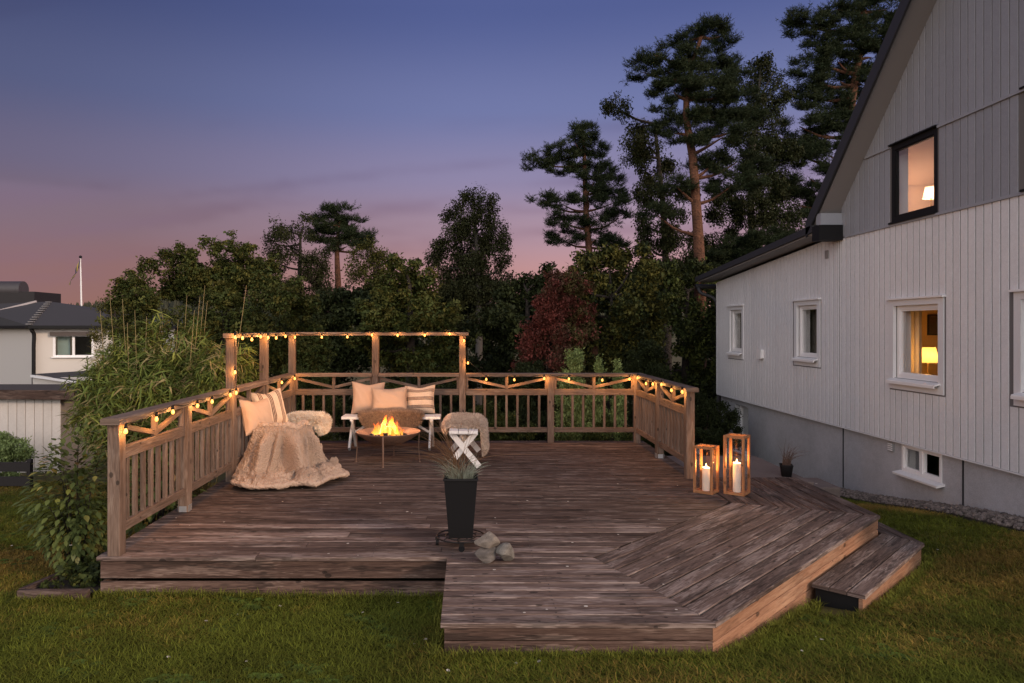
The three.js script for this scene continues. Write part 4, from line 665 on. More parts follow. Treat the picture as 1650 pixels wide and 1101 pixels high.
// ---------------------------------------------------------------- the black pot on its wheeled stand, and the stones
const grassBlade = (p0, dir, len, bend, w, segs = 7) => { // one arching blade as a tapered strip
  const pts = []; for (let i = 0; i <= segs; i++) { const t = i / segs; pts.push(V(p0.x + dir.x * bend * t * t * len, p0.y + len * (t - 0.45 * bend * t * t), p0.z + dir.z * bend * t * t * len)); }
  return tubeGeo(pts, pts.map((_, i) => w * (1 - 0.85 * i / segs)), 3, false);
};
{
  const x = -0.07, Z = 5.62, s = thing('plant_caddy', 'round black iron plant stand on castors under the tall pot', 'plant stand', [x, 0, -Z]);
  const torus = (name, r, t, y) => { const m = mesh(name, new THREE.TorusGeometry(r, t, 8, 48), M.iron, s); m.rotation.x = Math.PI / 2; m.position.y = y; };
  torus('outer_ring', 0.19, 0.006, 0.07); torus('inner_ring', 0.12, 0.005, 0.07); torus('centre_ring', 0.05, 0.005, 0.07);
  for (let i = 0; i < 8; i++) { const a = i * Math.PI / 4; mesh('spoke', tubeGeo(curve([V(Math.cos(a) * 0.05, 0.07, Math.sin(a) * 0.05), V(Math.cos(a + 0.25) * 0.12, 0.07, Math.sin(a + 0.25) * 0.12), V(Math.cos(a) * 0.19, 0.07, Math.sin(a) * 0.19)], 8), 0.004, 6), M.iron, s); }
  for (let i = 0; i < 4; i++) { const a = i * Math.PI / 2 + 1.53, c = new THREE.Group(); c.name = 'castor'; c.position.set(Math.cos(a) * 0.185, 0, Math.sin(a) * 0.185); s.add(c); const w = mesh('wheel', new THREE.CylinderGeometry(0.024, 0.024, 0.022, 18), M.black, c); w.rotation.z = Math.PI / 2; w.rotation.y = a; w.position.y = 0.025; const f = mesh('fork', BOX, M.iron, c); f.scale.set(0.034, 0.022, 0.034); f.position.y = 0.055; }
  // pot: square and tapered, woven strips
  const pot = thing('tall_plant_pot', 'tall tapered black woven pot on a wheeled stand', 'plant pot', [x, 0.0765, -Z]), H = 0.46, w0 = 0.092, w1 = 0.129;
  const wv = texture(256, 256, (a, b) => { const row = Math.floor(b / 8), ph = (Math.floor(a / 16) + row) % 2, e = Math.abs((b % 8) - 3.5) / 4, q = Math.abs((a % 16) - 7.5) / 8, v = 40 + 200 * (1 - e * e) * (ph ? 1 - q * q * 0.6 : 0.45); return [v, v, v]; }); wv.repeat.set(2, 3);
  const pm = new THREE.MeshPhysicalMaterial({ specularIntensity: 0.35, color: C(0.012, 0.012, 0.013), bumpMap: wv, bumpScale: 0.006, roughness: 0.75 });
  const wall = (k) => { const ca = Math.cos(k * Math.PI / 2), sa = Math.sin(k * Math.PI / 2), g = gridGeo(8, 12, (u, v) => { const w = lerp(w0, w1, v), a = (u * 2 - 1) * w, y = v * H; return V(a * ca + w * sa, y, -a * sa + w * ca); }); return g; };
  for (let k = 0; k < 4; k++) mesh('woven_side', wall(k), pm, pot);
  const rim = M.black;
  for (let k = 0; k < 4; k++) { const a = k * Math.PI / 2, m = mesh('rim', barGeo(w1 * 2 + 0.012, 0.014, 0.016, 0.004), rim, pot); m.position.set(Math.sin(a) * w1, H, Math.cos(a) * w1); m.rotation.y = a; m.scale.setScalar(k % 2 ? 0.995 : 1); }
  const bt = mesh('bottom', BOX, rim, pot); bt.scale.set(w0 * 2, 0.006, w0 * 2); bt.position.y = 0.0035;
  const so = mesh('soil', BOX, M.soil, pot); so.scale.set(w1 * 1.9, 0.02, w1 * 1.9); so.position.y = H - 0.05;
  const soilY = 0.0765 + H - 0.04, plant = thing('ornamental_grass', 'brown arching grass above grey-green tuft in the tall black pot', 'plant', [x, soilY, -Z]), R = rng(51);
  const green = [], brown = [];
  for (let i = 0; i < 170; i++) { const a = R() * 6.28, r = Math.sqrt(R()) * 0.1; green.push(grassBlade(V(Math.cos(a) * r, 0, Math.sin(a) * r), V(Math.cos(a + (R() - 0.5) * 2), 0, Math.sin(a + (R() - 0.5) * 2)), 0.10 + R() * 0.17, 0.2 + R() * 0.7, 0.003)); }
  for (let i = 0; i < 70; i++) { const a = R() * 6.28, r = R() * 0.05, tgt = R() < 0.68 ? Math.PI + (R() - 0.5) * 1.4 : R() * 6.28; brown.push(grassBlade(V(Math.cos(a) * r - 0.03, 0, Math.sin(a) * r), V(Math.cos(tgt), 0, Math.sin(tgt) * 0.6), 0.30 + R() * 0.32, 0.15 + R() * 1.2, 0.0034, 10)); }
  const t1 = mesh('green_tuft', mergeGeometries(green), std({ color: C(0.34, 0.37, 0.28), roughness: 0.9, side: THREE.DoubleSide }), plant), t2 = mesh('brown_blades', mergeGeometries(brown), std({ color: C(0.26, 0.15, 0.075), roughness: 0.8, side: THREE.DoubleSide }), plant);
  t1.userData.kind = t2.userData.kind = 'stuff';
}
function stone(label, p, s, turn, seed, color) {
  const g = new THREE.DodecahedronGeometry(1, 3), a = g.attributes.position, planes = []; const R = rng(seed);
  for (let i = 0; i < 11; i++) planes.push([V(R() - 0.5, R() - 0.5, R() - 0.5).normalize(), 0.52 + R() * 0.26]);
  for (let i = 0; i < a.count; i++) { const v = V(a.getX(i), a.getY(i), a.getZ(i)); for (const [n, d] of planes) { const e = v.dot(n) - d; if (e > 0) v.addScaledVector(n, -e * 0.98); } const k = 1 + 0.05 * (fbm(v.x * 3 + 9, v.y * 3 + v.z * 2 + 9, seed, 3) - 0.5); a.setXYZ(i, v.x * s[0] * k, v.y * s[1] * k, v.z * s[2] * k); }
  g.computeVertexNormals(); g.computeBoundingBox(); const lift = -g.boundingBox.min.y;
  const t = texture(256, 256, (x, y) => { const n = 0.4 * noise(x / 3, y / 3, 85, 85, seed) + 0.6 * noise(x / 24, y / 24, 10, 10, seed + 1), v = 150 + 105 * n; return [v, v, v]; }, true);
  const m = mesh('stone', g, std({ color, map: t, bumpMap: t, bumpScale: 0.006, roughness: 0.95, flatShading: false })); m.position.set(p[0], p[1] + lift, -p[2]); m.rotation.y = turn; m.userData = { label, category: 'stone', group: 'stones on the platform' };
}
stone('dark rounded stone at the left of the small stone pile', [0.118, 0.001, 5.2], [0.108, 0.074, 0.088], 0.4, 71, C(0.18, 0.16, 0.145));
stone('squarish grey stone at the right of the small stone pile', [0.262, 0.001, 5.2], [0.086, 0.076, 0.073], 0.9, 75, C(0.27, 0.25, 0.22));
stone('pale stone lying on top of the small stone pile', [0.13, 0.088, 5.21], [0.1, 0.072, 0.078], 0.2, 88, C(0.35, 0.30, 0.25));

// ---------------------------------------------------------------- behind the deck corner: stone slabs and a small pot
{
  const slabMat = std({ color: C(0.20, 0.16, 0.145), map: render, bumpMap: render, bumpScale: 0.006, roughness: 0.95 });
  const flag = (label, x0, x1, top, Z0, Z1, th) => { const m = mesh('stone_slab', barGeo(x1 - x0, Z1 - Z0, th, 0.012), slabMat); m.position.set((x0 + x1) / 2, top - th / 2, -(Z0 + Z1) / 2); m.userData = { label, category: 'stone slab', group: 'stone slabs by the house wall' }; };
  flag('flat stone slab beside the small pot behind the deck corner', 2.75, 4.15, -0.15, 8.6, 10.4, 0.45); flag('low stone block near the house wall by the gravel end', 4.3, 4.62, -0.28, 8.9, 9.5, 0.4);
  const x = 3.97, Z = 8.95, y = -0.149, pot = thing('small_plant_pot', 'small black pot standing by the basement wall', 'plant pot', [x, y, -Z]);
  mesh('pot_wall', new THREE.LatheGeometry([[0, 0], [0.075, 0], [0.1, 0.135], [0.104, 0.135], [0.104, 0.148], [0.094, 0.148], [0.09, 0.12], [0, 0.12]].map((q) => new THREE.Vector2(...q)), 4), M.black, pot).rotation.y = 0.5;
  const R = rng(15), b = []; for (let i = 0; i < 46; i++) { const a = R() < 0.6 ? (R() - 0.5) * 1.5 : R() * 6.28; b.push(grassBlade(V((R() - 0.5) * 0.08, 0, (R() - 0.5) * 0.08), V(Math.cos(a), 0, Math.sin(a)), 0.18 + R() * 0.2, 0.1 + R() * 0.9, 0.004)); }
  const pl = thing('dry_grass', 'dry brown grass growing in the small black pot', 'plant', [x, y + 0.121, -Z]), m = mesh('blades', mergeGeometries(b), std({ color: C(0.11, 0.075, 0.06), side: THREE.DoubleSide }), pl); m.userData.kind = 'stuff';
}

// ---------------------------------------------------------------- foliage: sprays of leaves spread through each crown
function spray(n, R0_, len, wid, seed, { up = 0, droop = 0, flat = 0 } = {}) {
  const R = rng(seed), parts = [];
  for (let i = 0; i < n; i++) {
    const dir = V(R() - 0.5, (R() - 0.5) * (1 - flat) + up * 0.5, R() - 0.5).normalize(), c = V(R() - 0.5, (R() - 0.5) * (1 - flat * 0.6), R() - 0.5).multiplyScalar(2 * R0_), ax = dir.clone(); ax.y -= droop; ax.normalize();
    const side = V(0, 0, 0).crossVectors(ax, V(R() - 0.5, R() + 0.3, R() - 0.5)).normalize(), nn = V(0, 0, 0).crossVectors(side, ax), l = len * (0.65 + R() * 0.7), w = wid * (0.7 + R() * 0.6);
    const a = c, m = c.clone().addScaledVector(ax, l * 0.45), t = c.clone().addScaledVector(ax, l).addScaledVector(nn, -l * 0.15), p = m.clone().addScaledVector(side, w / 2).addScaledVector(nn, w * 0.12), q = m.clone().addScaledVector(side, -w / 2).addScaledVector(nn, w * 0.12);
    const g = new THREE.BufferGeometry(); g.setAttribute('position', new THREE.Float32BufferAttribute([a, p, m, a, m, q, p, t, m, m, t, q].flatMap((v) => v.toArray()), 3)); parts.push(g);
  }
  const g = mergeGeometries(parts); g.computeVertexNormals(); return g;
}
function shoots(seed) {                                          // pine: a handful of upturned shoots, each set with needles all along
  const R = rng(seed + 900), parts = [];
  for (let i = 0; i < 6; i++) {
    const a = R() * 6.28, d = V(Math.cos(a), 0.1 + R() * 0.9, Math.sin(a)).normalize(), p0 = V((R() - 0.5) * 0.3, (R() - 0.5) * 0.2, (R() - 0.5) * 0.3), L = 0.45 + R() * 0.3;
    for (let j = 0; j < 14; j++) {
      const t = 0.15 + 0.85 * j / 13, c = p0.clone().addScaledVector(d, L * t), q = V(R() - 0.5, R() - 0.5, R() - 0.5).normalize().add(d.clone().multiplyScalar(0.9)).normalize(), l = 0.2 + R() * 0.1, sd = V(0, 0, 0).crossVectors(q, V(R() - 0.5, R() - 0.5, R() - 0.5)).normalize().multiplyScalar(0.021);
      const e = c.clone().addScaledVector(q, l), g = new THREE.BufferGeometry(); g.setAttribute('position', new THREE.Float32BufferAttribute([c.clone().add(sd), c.clone().sub(sd), e].flatMap((v) => v.toArray()), 3)); parts.push(g);
    }
  }
  const g = mergeGeometries(parts); g.computeVertexNormals(); return g;
}
const SPRAY = {
  broad: [1, 2, 3].map((s) => spray(13, 0.5, 0.42, 0.26, s)), fine: [4, 5].map((s) => spray(18, 0.5, 0.26, 0.13, s)), needle: [6, 7, 8].map((s) => shoots(s)),
  hang: [8, 9].map((s) => spray(18, 0.5, 0.26, 0.13, s, { droop: 0.8 })), palm: [10, 11].map((s) => spray(14, 0.5, 0.4, 0.25, s, { droop: 0.35 })),
};
const barkMat = { pine: std({ color: C(0.20, 0.085, 0.045), roughness: 0.95 }), birch: std({ color: C(0.09, 0.08, 0.072), roughness: 0.9 }), dark: std({ color: C(0.05, 0.038, 0.03), roughness: 0.95 }) };
for (const k of ['pine', 'dark']) { barkMat[k].map = texture(128, 256, (x, y) => { const n = 0.5 * noise(x / 3, y / 10, 42, 25, 81) + 0.5 * noise(x / 14, y / 30, 9, 8, 82), v = 130 + 125 * n; return [v, v, v]; }, true); barkMat[k].bumpMap = barkMat[k].map; barkMat[k].bumpScale = 0.03; }
function scatter(parent, name, geos, pts, cols, R, tip = 0.9) {            // leaves: one InstancedMesh for each shape of spray
  geos.forEach((geo, gi) => {
    const mine = pts.filter((_, i) => i % geos.length === gi); if (!mine.length) return;
    const im = new THREE.InstancedMesh(geo, M.leaf, mine.length), m = new THREE.Matrix4(), q = new THREE.Quaternion();
    mine.forEach(([p, s, tint], i) => { q.setFromEuler(new THREE.Euler((R() - 0.5) * tip, R() * 6.28, (R() - 0.5) * tip)); m.compose(p, q, V(s, s, s)); im.setMatrixAt(i, m); const a = cols[Math.min(cols.length - 1, Math.floor((tint ?? R()) * cols.length))], k = 0.8 + R() * 0.6; im.setColorAt(i, C(a[0] * k, a[1] * k, a[2] * k)); });
    im.name = name; im.userData.kind = 'stuff'; im.castShadow = im.receiveShadow = true; parent.add(im);
  });
}
// blobs: [px, py, rx, ry] as seen, at the tree's own distance Z; trunk: a path of [px, py]
function tree({ name = 'tree', label, category = 'tree', group, Z, trunk, r = 0.14, bark = 'dark', blobs, kind = 'broad', leaf = 0.4, density = 1.15, depth = 0.9, cols, seed, clump = 0.34, limbs = true, part = 'crown', gaps = 0, lift = 0 }) {
  leaf *= { needle: 0.6, hang: 0.78, fine: 0.75, broad: 0.7, palm: 0.72 }[kind];
  const R = rng(seed), foot = at(trunk[0][0], trunk[0][1], Z); foot.y = groundY(foot.x, Z) - 0.05 + lift;
  const t = thing(name, label, category, foot.toArray(), group), path = [foot, ...trunk.slice(1).map(([a, b]) => at(a, b, Z))];
  const tp = curve(path, 14), rad = tp.map((_, i) => r * (1 - 0.72 * i / (tp.length - 1)));
  mesh('trunk', tubeGeo(tp.map((p) => p.clone().sub(foot)), rad, 9), barkMat[bark], t);
  const pts = [], k = Z / F;
  for (const [px, py, rx, ry, tint] of blobs) {
    const c = at(px, py, Z), a = rx * k, b = ry * k, d = Math.min(a, b * 1.6) * depth; c.z += (R() - 0.5) * d * 1.4;
    if (limbs) { let best = tp[0], bd = 1e9; for (let i = Math.floor(tp.length * 0.3); i < tp.length; i++) { const e = tp[i].distanceTo(c) + Math.max(0, tp[i].y - c.y) * 1.5; if (e < bd) { bd = e; best = tp[i]; } } const mid = best.clone().add(c).multiplyScalar(0.5).add(V((R() - 0.5) * 0.2 * a, -0.12 * bd + R() * 0.1, 0)); mesh('limb', tubeGeo(curve([best, mid, c], 5).map((p) => p.clone().sub(foot)), [0.34, 0.3, 0.25, 0.2, 0.14, 0.08].map((e) => e * r * 0.9), 5), barkMat[bark], t); }
    const pine = kind === 'needle', nC = pine ? 13 : Math.round(7 + 5 * R()), sub_ = [];
    for (let i = 0; i < nC; i++) { const v = V(R() - 0.5, R() - 0.5, R() - 0.5).normalize().multiplyScalar(pine ? 0.45 + 0.75 * Math.sqrt(R()) : 0.35 + 0.55 * R()); sub_.push([v, clump * (pine ? 0.4 + 0.45 * R() : 0.6 + 0.7 * R())]); }
    const n = Math.round(density * a * b * { needle: 62, hang: 40, fine: 26, broad: 25, palm: 24 }[kind] / (leaf * leaf) * (1 - gaps));
    for (let i = 0; i < n; i++) {
      const [v, cr] = sub_[Math.floor(R() * nC)], e = V(R() - 0.5, R() - 0.5, R() - 0.5).normalize().multiplyScalar(cr * Math.pow(R(), 0.5)), q = v.clone().add(e);
      pts.push([V(c.x + q.x * a, c.y + q.y * b, c.z + q.z * d).sub(foot), leaf * (0.6 + 0.7 * R()), tint === undefined ? undefined : clamp(tint + (R() - 0.5) * 0.3, 0, 0.999)]);
    }
  }
  scatter(t, part, SPRAY[kind], pts, cols, R); return t;
}
const GREEN = [[0.0437, 0.0589, 0.0153], [0.0551, 0.0703, 0.017], [0.0361, 0.0494, 0.0136], [0.0665, 0.0741, 0.0187]], DARK = [[0.019, 0.0266, 0.0085], [0.0247, 0.0323, 0.0102], [0.0152, 0.0209, 0.0076]], PINEC = [[0.015, 0.024, 0.010], [0.02, 0.03, 0.012], [0.026, 0.035, 0.014]];
const OLIVE = [[0.0646, 0.0627, 0.0153], [0.0808, 0.076, 0.017], [0.0456, 0.0532, 0.0136]], BIRCH = [[0.0285, 0.0323, 0.0119], [0.0361, 0.038, 0.0136], [0.0228, 0.0266, 0.0102]], RED = [[0.128, 0.036, 0.028], [0.096, 0.032, 0.024], [0.072, 0.04, 0.024], [0.152, 0.048, 0.036]], YOUNG = [[0.209, 0.266, 0.095], [0.171, 0.228, 0.076]];
const WOOD = 'trees behind the deck';
tree({ name: 'leafy_bush', label: 'large dark leafy bush behind the bamboo, left of the overhead beam', Z: 14.5, trunk: [[360, 700], [362, 560], [365, 470]], r: 0.16, leaf: 0.2, density: 1.0, cols: OLIVE.concat(GREEN), seed: 1, kind: 'palm', clump: 0.42, limbs: false, depth: 1.2,
  blobs: [[238, 478, 48, 46], [285, 445, 50, 45], [335, 432, 52, 45], [390, 440, 55, 45], [440, 470, 52, 48], [485, 505, 38, 45], [255, 520, 62, 48], [340, 500, 80, 60], [430, 530, 78, 50], [490, 570, 40, 55], [350, 398, 16, 18], [305, 412, 18, 16], [385, 405, 24, 16], [310, 450, 36, 30], [262, 462, 34, 30], [420, 445, 36, 30], [370, 385, 7, 14], [330, 392, 8, 12], [292, 402, 7, 12], [228, 430, 8, 14], [402, 398, 8, 12], [430, 425, 12, 14], [205, 462, 9, 14], [215, 450, 16, 20], [245, 425, 14, 16], [270, 415, 14, 18], [460, 590, 70, 50]] });
tree({ label: 'dark upright bushy tree left of the umbrella-shaped pine', Z: 34, group: WOOD, trunk: [[480, 620], [482, 480], [484, 380]], r: 0.2, leaf: 0.6, density: 1.08, cols: BIRCH, seed: 2, kind: 'fine', clump: 0.3, gaps: 0.15,
  blobs: [[440, 392, 20, 26], [462, 372, 22, 26], [490, 362, 16, 20], [475, 400, 42, 36], [505, 420, 34, 40], [450, 425, 26, 24], [490, 450, 48, 36], [520, 460, 30, 40], [480, 500, 60, 40]] });
tree({ name: 'pine_tree', label: 'far umbrella-shaped pine with a bare trunk', Z: 36, group: WOOD, trunk: [[546, 640], [545, 470], [543, 400], [548, 352]], r: 0.22, bark: 'pine', leaf: 0.85, density: 1.35, cols: PINEC, seed: 3, kind: 'needle', clump: 0.4, depth: 1,
  blobs: [[545, 345, 22, 10], [528, 362, 26, 12], [562, 362, 26, 11], [515, 382, 18, 9], [545, 380, 34, 11], [578, 385, 22, 11], [560, 398, 28, 9], [590, 398, 12, 9]] });
tree({ label: 'rounded pale green tree right of the umbrella-shaped pine', Z: 30, group: WOOD, trunk: [[605, 640], [606, 500], [605, 430]], r: 0.2, leaf: 0.55, density: 1.17, cols: OLIVE, seed: 4, kind: 'fine',
  blobs: [[590, 410, 24, 22], [612, 425, 28, 30], [585, 450, 30, 34], [625, 460, 30, 36], [600, 500, 44, 40]] });
tree({ label: 'mid green maple-like tree behind the middle of the overhead beam', Z: 19, group: WOOD, trunk: [[660, 690], [662, 560], [660, 460]], r: 0.17, leaf: 0.32, density: 1.08, cols: GREEN.concat(OLIVE), seed: 5, kind: 'palm',
  blobs: [[650, 428, 34, 22], [630, 465, 40, 36], [680, 460, 42, 40], [610, 510, 45, 45], [660, 510, 60, 45], [705, 520, 45, 50], [590, 560, 50, 45], [650, 575, 60, 45], [710, 590, 55, 40], [660, 640, 90, 40]] });
tree({ name: 'birch_tree', label: 'tall thin birch in the middle with see-through hanging twigs', Z: 25, group: WOOD, trunk: [[770, 660], [772, 500], [768, 400], [762, 320]], r: 0.15, bark: 'birch', leaf: 0.42, density: 0.77, cols: BIRCH, seed: 6, kind: 'hang', clump: 0.34, gaps: -0.25,
  blobs: [[758, 328, 26, 22], [785, 335, 22, 24], [735, 352, 24, 26], [795, 365, 24, 30], [760, 372, 34, 34], [725, 385, 26, 26], [790, 405, 34, 36], [750, 415, 38, 34], [710, 408, 20, 20], [700, 425, 18, 18], [810, 430, 18, 26], [770, 450, 56, 40], [730, 460, 36, 36], [800, 480, 40, 40], [760, 510, 60, 40]] });
tree({ label: 'dark round-topped tree right of the thin birch', Z: 22, group: WOOD, trunk: [[850, 670], [850, 560], [850, 470]], r: 0.16, leaf: 0.42, density: 1.17, cols: DARK, seed: 7, kind: 'broad',
  blobs: [[845, 455, 22, 22], [872, 448, 20, 20], [825, 480, 34, 34], [870, 485, 36, 36], [800, 530, 50, 45], [850, 540, 55, 45], [780, 590, 60, 45], [850, 600, 60, 40], [888, 530, 30, 44]] });
tree({ name: 'red_maple', label: 'red-leaved autumn bush behind the back railing', Z: 15, group: WOOD, trunk: [[885, 690], [885, 590], [888, 500]], r: 0.08, leaf: 0.19, density: 1.17, cols: RED.concat([[0.07, 0.05, 0.02], [0.06, 0.055, 0.018]]), seed: 8, kind: 'broad', clump: 0.42,
  blobs: [[905, 446, 24, 18, 0.35], [895, 470, 32, 26, 0.25], [880, 500, 32, 32, 0.15], [905, 515, 36, 36, 0.5], [868, 535, 28, 32, 0.15], [890, 560, 38, 36, 0.4], [858, 575, 24, 28, 0.2], [868, 610, 34, 30, 0.4], [905, 610, 34, 30, 0.5], [930, 462, 30, 26, 0.75], [932, 505, 34, 34, 0.7], [935, 555, 34, 36, 0.75], [845, 600, 20, 26, 0.2], [940, 605, 30, 30, 0.8]] });
tree({ label: 'olive-green broad tree between the red bush and the house', Z: 16.5, group: WOOD, trunk: [[985, 700], [985, 590], [985, 480]], r: 0.14, leaf: 0.3, density: 1.26, cols: OLIVE.concat(OLIVE, DARK), seed: 9, kind: 'broad',
  blobs: [[945, 425, 34, 26], [985, 412, 30, 24], [1025, 418, 36, 26], [925, 460, 34, 34], [975, 455, 44, 38], [1030, 455, 36, 36], [950, 505, 46, 40], [1010, 505, 50, 42], [1050, 500, 28, 44], [970, 560, 54, 42], [1035, 560, 46, 44], [1000, 620, 80, 42]] });
tree({ name: 'pine_tree', label: 'smaller crooked pine standing clear against the sky', Z: 29, group: WOOD, trunk: [[955, 640], [958, 470], [950, 410], [944, 330], [942, 260], [940, 215]], r: 0.2, bark: 'pine', leaf: 0.68, density: 1.12, cols: PINEC, seed: 10, kind: 'needle', clump: 0.34, depth: 0.9,
  blobs: [[940, 214, 22, 15], [925, 234, 24, 14], [958, 238, 20, 16], [866, 260, 22, 12], [893, 248, 18, 12], [905, 268, 26, 13], [948, 262, 30, 16], [976, 280, 18, 13], [985, 304, 24, 14], [955, 296, 28, 13], [880, 324, 24, 10], [905, 330, 20, 9], [945, 326, 30, 13], [985, 330, 24, 13], [905, 358, 26, 12], [962, 356, 34, 13], [1000, 350, 14, 11], [905, 384, 30, 12], [960, 386, 26, 11], [990, 392, 22, 12]] });
tree({ name: 'pine_tree', label: 'tallest pine, with a long reddish trunk, left of the house roof', Z: 19.5, group: WOOD, trunk: [[1128, 690], [1128, 520], [1128, 430], [1122, 330], [1116, 250], [1106, 190], [1110, 130], [1130, 60]], r: 0.19, bark: 'pine', leaf: 0.52, density: 1.12, cols: PINEC, seed: 11, kind: 'needle', clump: 0.36, depth: 0.9,
  blobs: [[1135, 46, 28, 15], [1112, 62, 22, 14], [1158, 62, 20, 16], [1052, 88, 22, 11], [1040, 112, 24, 16], [1072, 112, 24, 15], [1142, 90, 40, 20], [1105, 100, 22, 16], [1092, 128, 34, 16], [1145, 122, 48, 20], [1190, 112, 16, 15], [1085, 150, 36, 15], [1140, 152, 50, 20], [1180, 150, 34, 18], [1110, 180, 46, 18], [1165, 185, 52, 20], [1190, 210, 44, 18], [1090, 212, 40, 14], [1160, 225, 56, 18], [1190, 260, 54, 16], [1150, 262, 40, 14], [1085, 300, 26, 12], [1060, 345, 36, 12], [1178, 300, 46, 16]] });
tree({ name: 'birch_tree', label: 'weeping birch left of and behind the tallest pine', Z: 22, group: WOOD, trunk: [[1075, 680], [1075, 500], [1068, 330], [1055, 200]], r: 0.16, bark: 'dark', leaf: 0.36, density: 0.99, cols: DARK.concat(BIRCH), seed: 12, kind: 'hang', clump: 0.28, gaps: 0.05,
  blobs: [[984, 165, 14, 22], [1002, 178, 14, 22], [1030, 200, 22, 26], [1045, 235, 32, 34], [1020, 250, 20, 30], [1060, 280, 38, 38], [1035, 315, 24, 32], [1080, 330, 40, 40], [1040, 365, 24, 28], [1085, 385, 44, 36], [1050, 400, 26, 22], [1095, 430, 50, 40]] });
tree({ name: 'birch_tree', label: 'tall birch filling the gap between the two big pines', Z: 23, group: WOOD, trunk: [[1215, 680], [1215, 450], [1210, 300], [1222, 160]], r: 0.17, bark: 'birch', leaf: 0.38, density: 0.94, cols: DARK.concat(BIRCH), seed: 13, kind: 'hang', clump: 0.26, gaps: 0.05,
  blobs: [[1226, 98, 20, 18], [1244, 118, 22, 24], [1215, 130, 28, 24], [1250, 160, 26, 32], [1220, 180, 34, 34], [1245, 215, 36, 36], [1205, 230, 36, 36], [1265, 260, 34, 36], [1225, 275, 44, 40], [1190, 300, 44, 40], [1255, 315, 44, 36], [1210, 345, 50, 36], [1160, 340, 44, 44], [1150, 400, 50, 40], [1190, 400, 50, 34], [1255, 370, 60, 36]] });
tree({ name: 'pine_tree', label: 'big pine directly behind the house gable', Z: 24, group: WOOD, trunk: [[1375, 680], [1375, 350], [1370, 180], [1382, 110], [1395, 20]], r: 0.24, bark: 'pine', leaf: 0.62, density: 1.12, cols: PINEC, seed: 14, kind: 'needle', clump: 0.36, depth: 0.9,
  blobs: [[1390, 8, 36, 14], [1352, 12, 24, 12], [1420, 22, 30, 16], [1284, 28, 20, 12], [1308, 44, 30, 15], [1345, 48, 34, 15], [1405, 48, 36, 18], [1320, 68, 32, 14], [1360, 74, 36, 16], [1425, 70, 26, 18], [1310, 100, 30, 14], [1345, 104, 34, 15], [1400, 96, 40, 18], [1300, 128, 32, 12], [1350, 134, 44, 14], [1395, 134, 36, 16], [1295, 156, 34, 12], [1340, 160, 44, 13], [1325, 186, 60, 13], [1375, 190, 40, 13], [1285, 206, 36, 14], [1330, 216, 50, 15], [1290, 250, 44, 20], [1335, 250, 40, 22], [1300, 290, 44, 24], [1275, 330, 50, 26]] });
tree({ label: 'dark tree beside the far corner of the house', Z: 18.5, group: WOOD, trunk: [[1105, 690], [1105, 580], [1108, 470]], r: 0.15, leaf: 0.34, density: 1.26, cols: DARK.concat(GREEN), seed: 15, kind: 'broad',
  blobs: [[1090, 440, 40, 34], [1140, 455, 34, 34], [1075, 490, 40, 40], [1130, 505, 40, 40], [1090, 545, 44, 40], [1135, 560, 34, 44], [1080, 600, 46, 40], [1130, 620, 40, 44], [1100, 660, 56, 34]] });
tree({ label: 'dark feathery conifer foliage above the lower house roof', Z: 21, group: WOOD, trunk: [[1240, 690], [1240, 480], [1242, 400]], r: 0.14, leaf: 0.5, density: 1.26, cols: PINEC, seed: 16, kind: 'needle',
  blobs: [[1225, 386, 44, 14], [1190, 400, 36, 14], [1260, 395, 40, 14], [1220, 415, 60, 18], [1180, 430, 40, 24]] });
// the dark belt of trees and bushes that closes the view behind these
{
  const R = rng(99); let i = 0;
  const belt = ['dense dark thicket tree behind the leafy bush', 'dense dark thicket tree under the umbrella-shaped pine', 'dense dark thicket tree under the middle of the overhead beam', 'dense dark thicket tree behind the thin birch', 'dense dark thicket tree behind the red bush', 'dense dark thicket tree behind the olive-green tree', 'dense dark thicket tree under the weeping birch', 'dense dark thicket tree behind the tallest pine trunk'];
  for (const [px, top] of [[420, 480], [530, 462], [640, 458], [750, 452], [860, 455], [960, 432], [1060, 420], [1150, 410]]) {
    const b = []; for (let k = 0; k < 15; k++) b.push([px + (R() - 0.5) * 120, lerp(top + 24, 690, k < 4 ? R() * 0.2 : R()), 36 + R() * 24, 30 + R() * 18]);
    tree({ label: belt[i], group: 'dark thicket trees', Z: 27 + (i % 3) * 1.5, trunk: [[px, 690], [px, 600], [px, top + 20]], r: 0.16, leaf: 0.5, density: 1.17, cols: DARK, seed: 120 + i++, kind: 'broad', limbs: false, blobs: b });
  }
}
// low shrubs seen over and through the back railing
const shrub = (label, px, Z, w, h, cols, seed, kind = 'broad', leaf = 0.14, y = 0) => { const c = at(px, 600, Z), g = groundY(c.x, Z), k = F / Z, py = (yy) => PY + (CAM - yy) * k; tree({ name: 'shrub', label, category: 'shrub', group: 'shrubs behind the railing', Z, trunk: [[px, 700], [px, py(g + h * 0.3)], [px, py(g + h * 0.7)]], r: 0.03, leaf, density: 1.08, cols, seed, kind, part: 'foliage', limbs: false, blobs: [[px, py(g + h * 0.82), w * 0.32 * k, h * 0.18 * k], [px - w * 0.2 * k, py(g + h * 0.6), w * 0.34 * k, h * 0.24 * k], [px + w * 0.22 * k, py(g + h * 0.58), w * 0.34 * k, h * 0.24 * k], [px, py(g + h * 0.4), w * 0.48 * k, h * 0.26 * k], [px - w * 0.1 * k, py(g + h * 0.16), w * 0.46 * k, h * 0.2 * k]] }); };
shrub('light green young shrub rising over the back railing, the widest of three', 925, 13, 0.62, 2.35, YOUNG, 31);
shrub('slim light green shrub over the back railing, middle of three', 966, 13, 0.26, 2.2, YOUNG, 32); shrub('slim light green shrub over the back railing, right of three', 996, 13, 0.26, 2.15, YOUNG, 33);
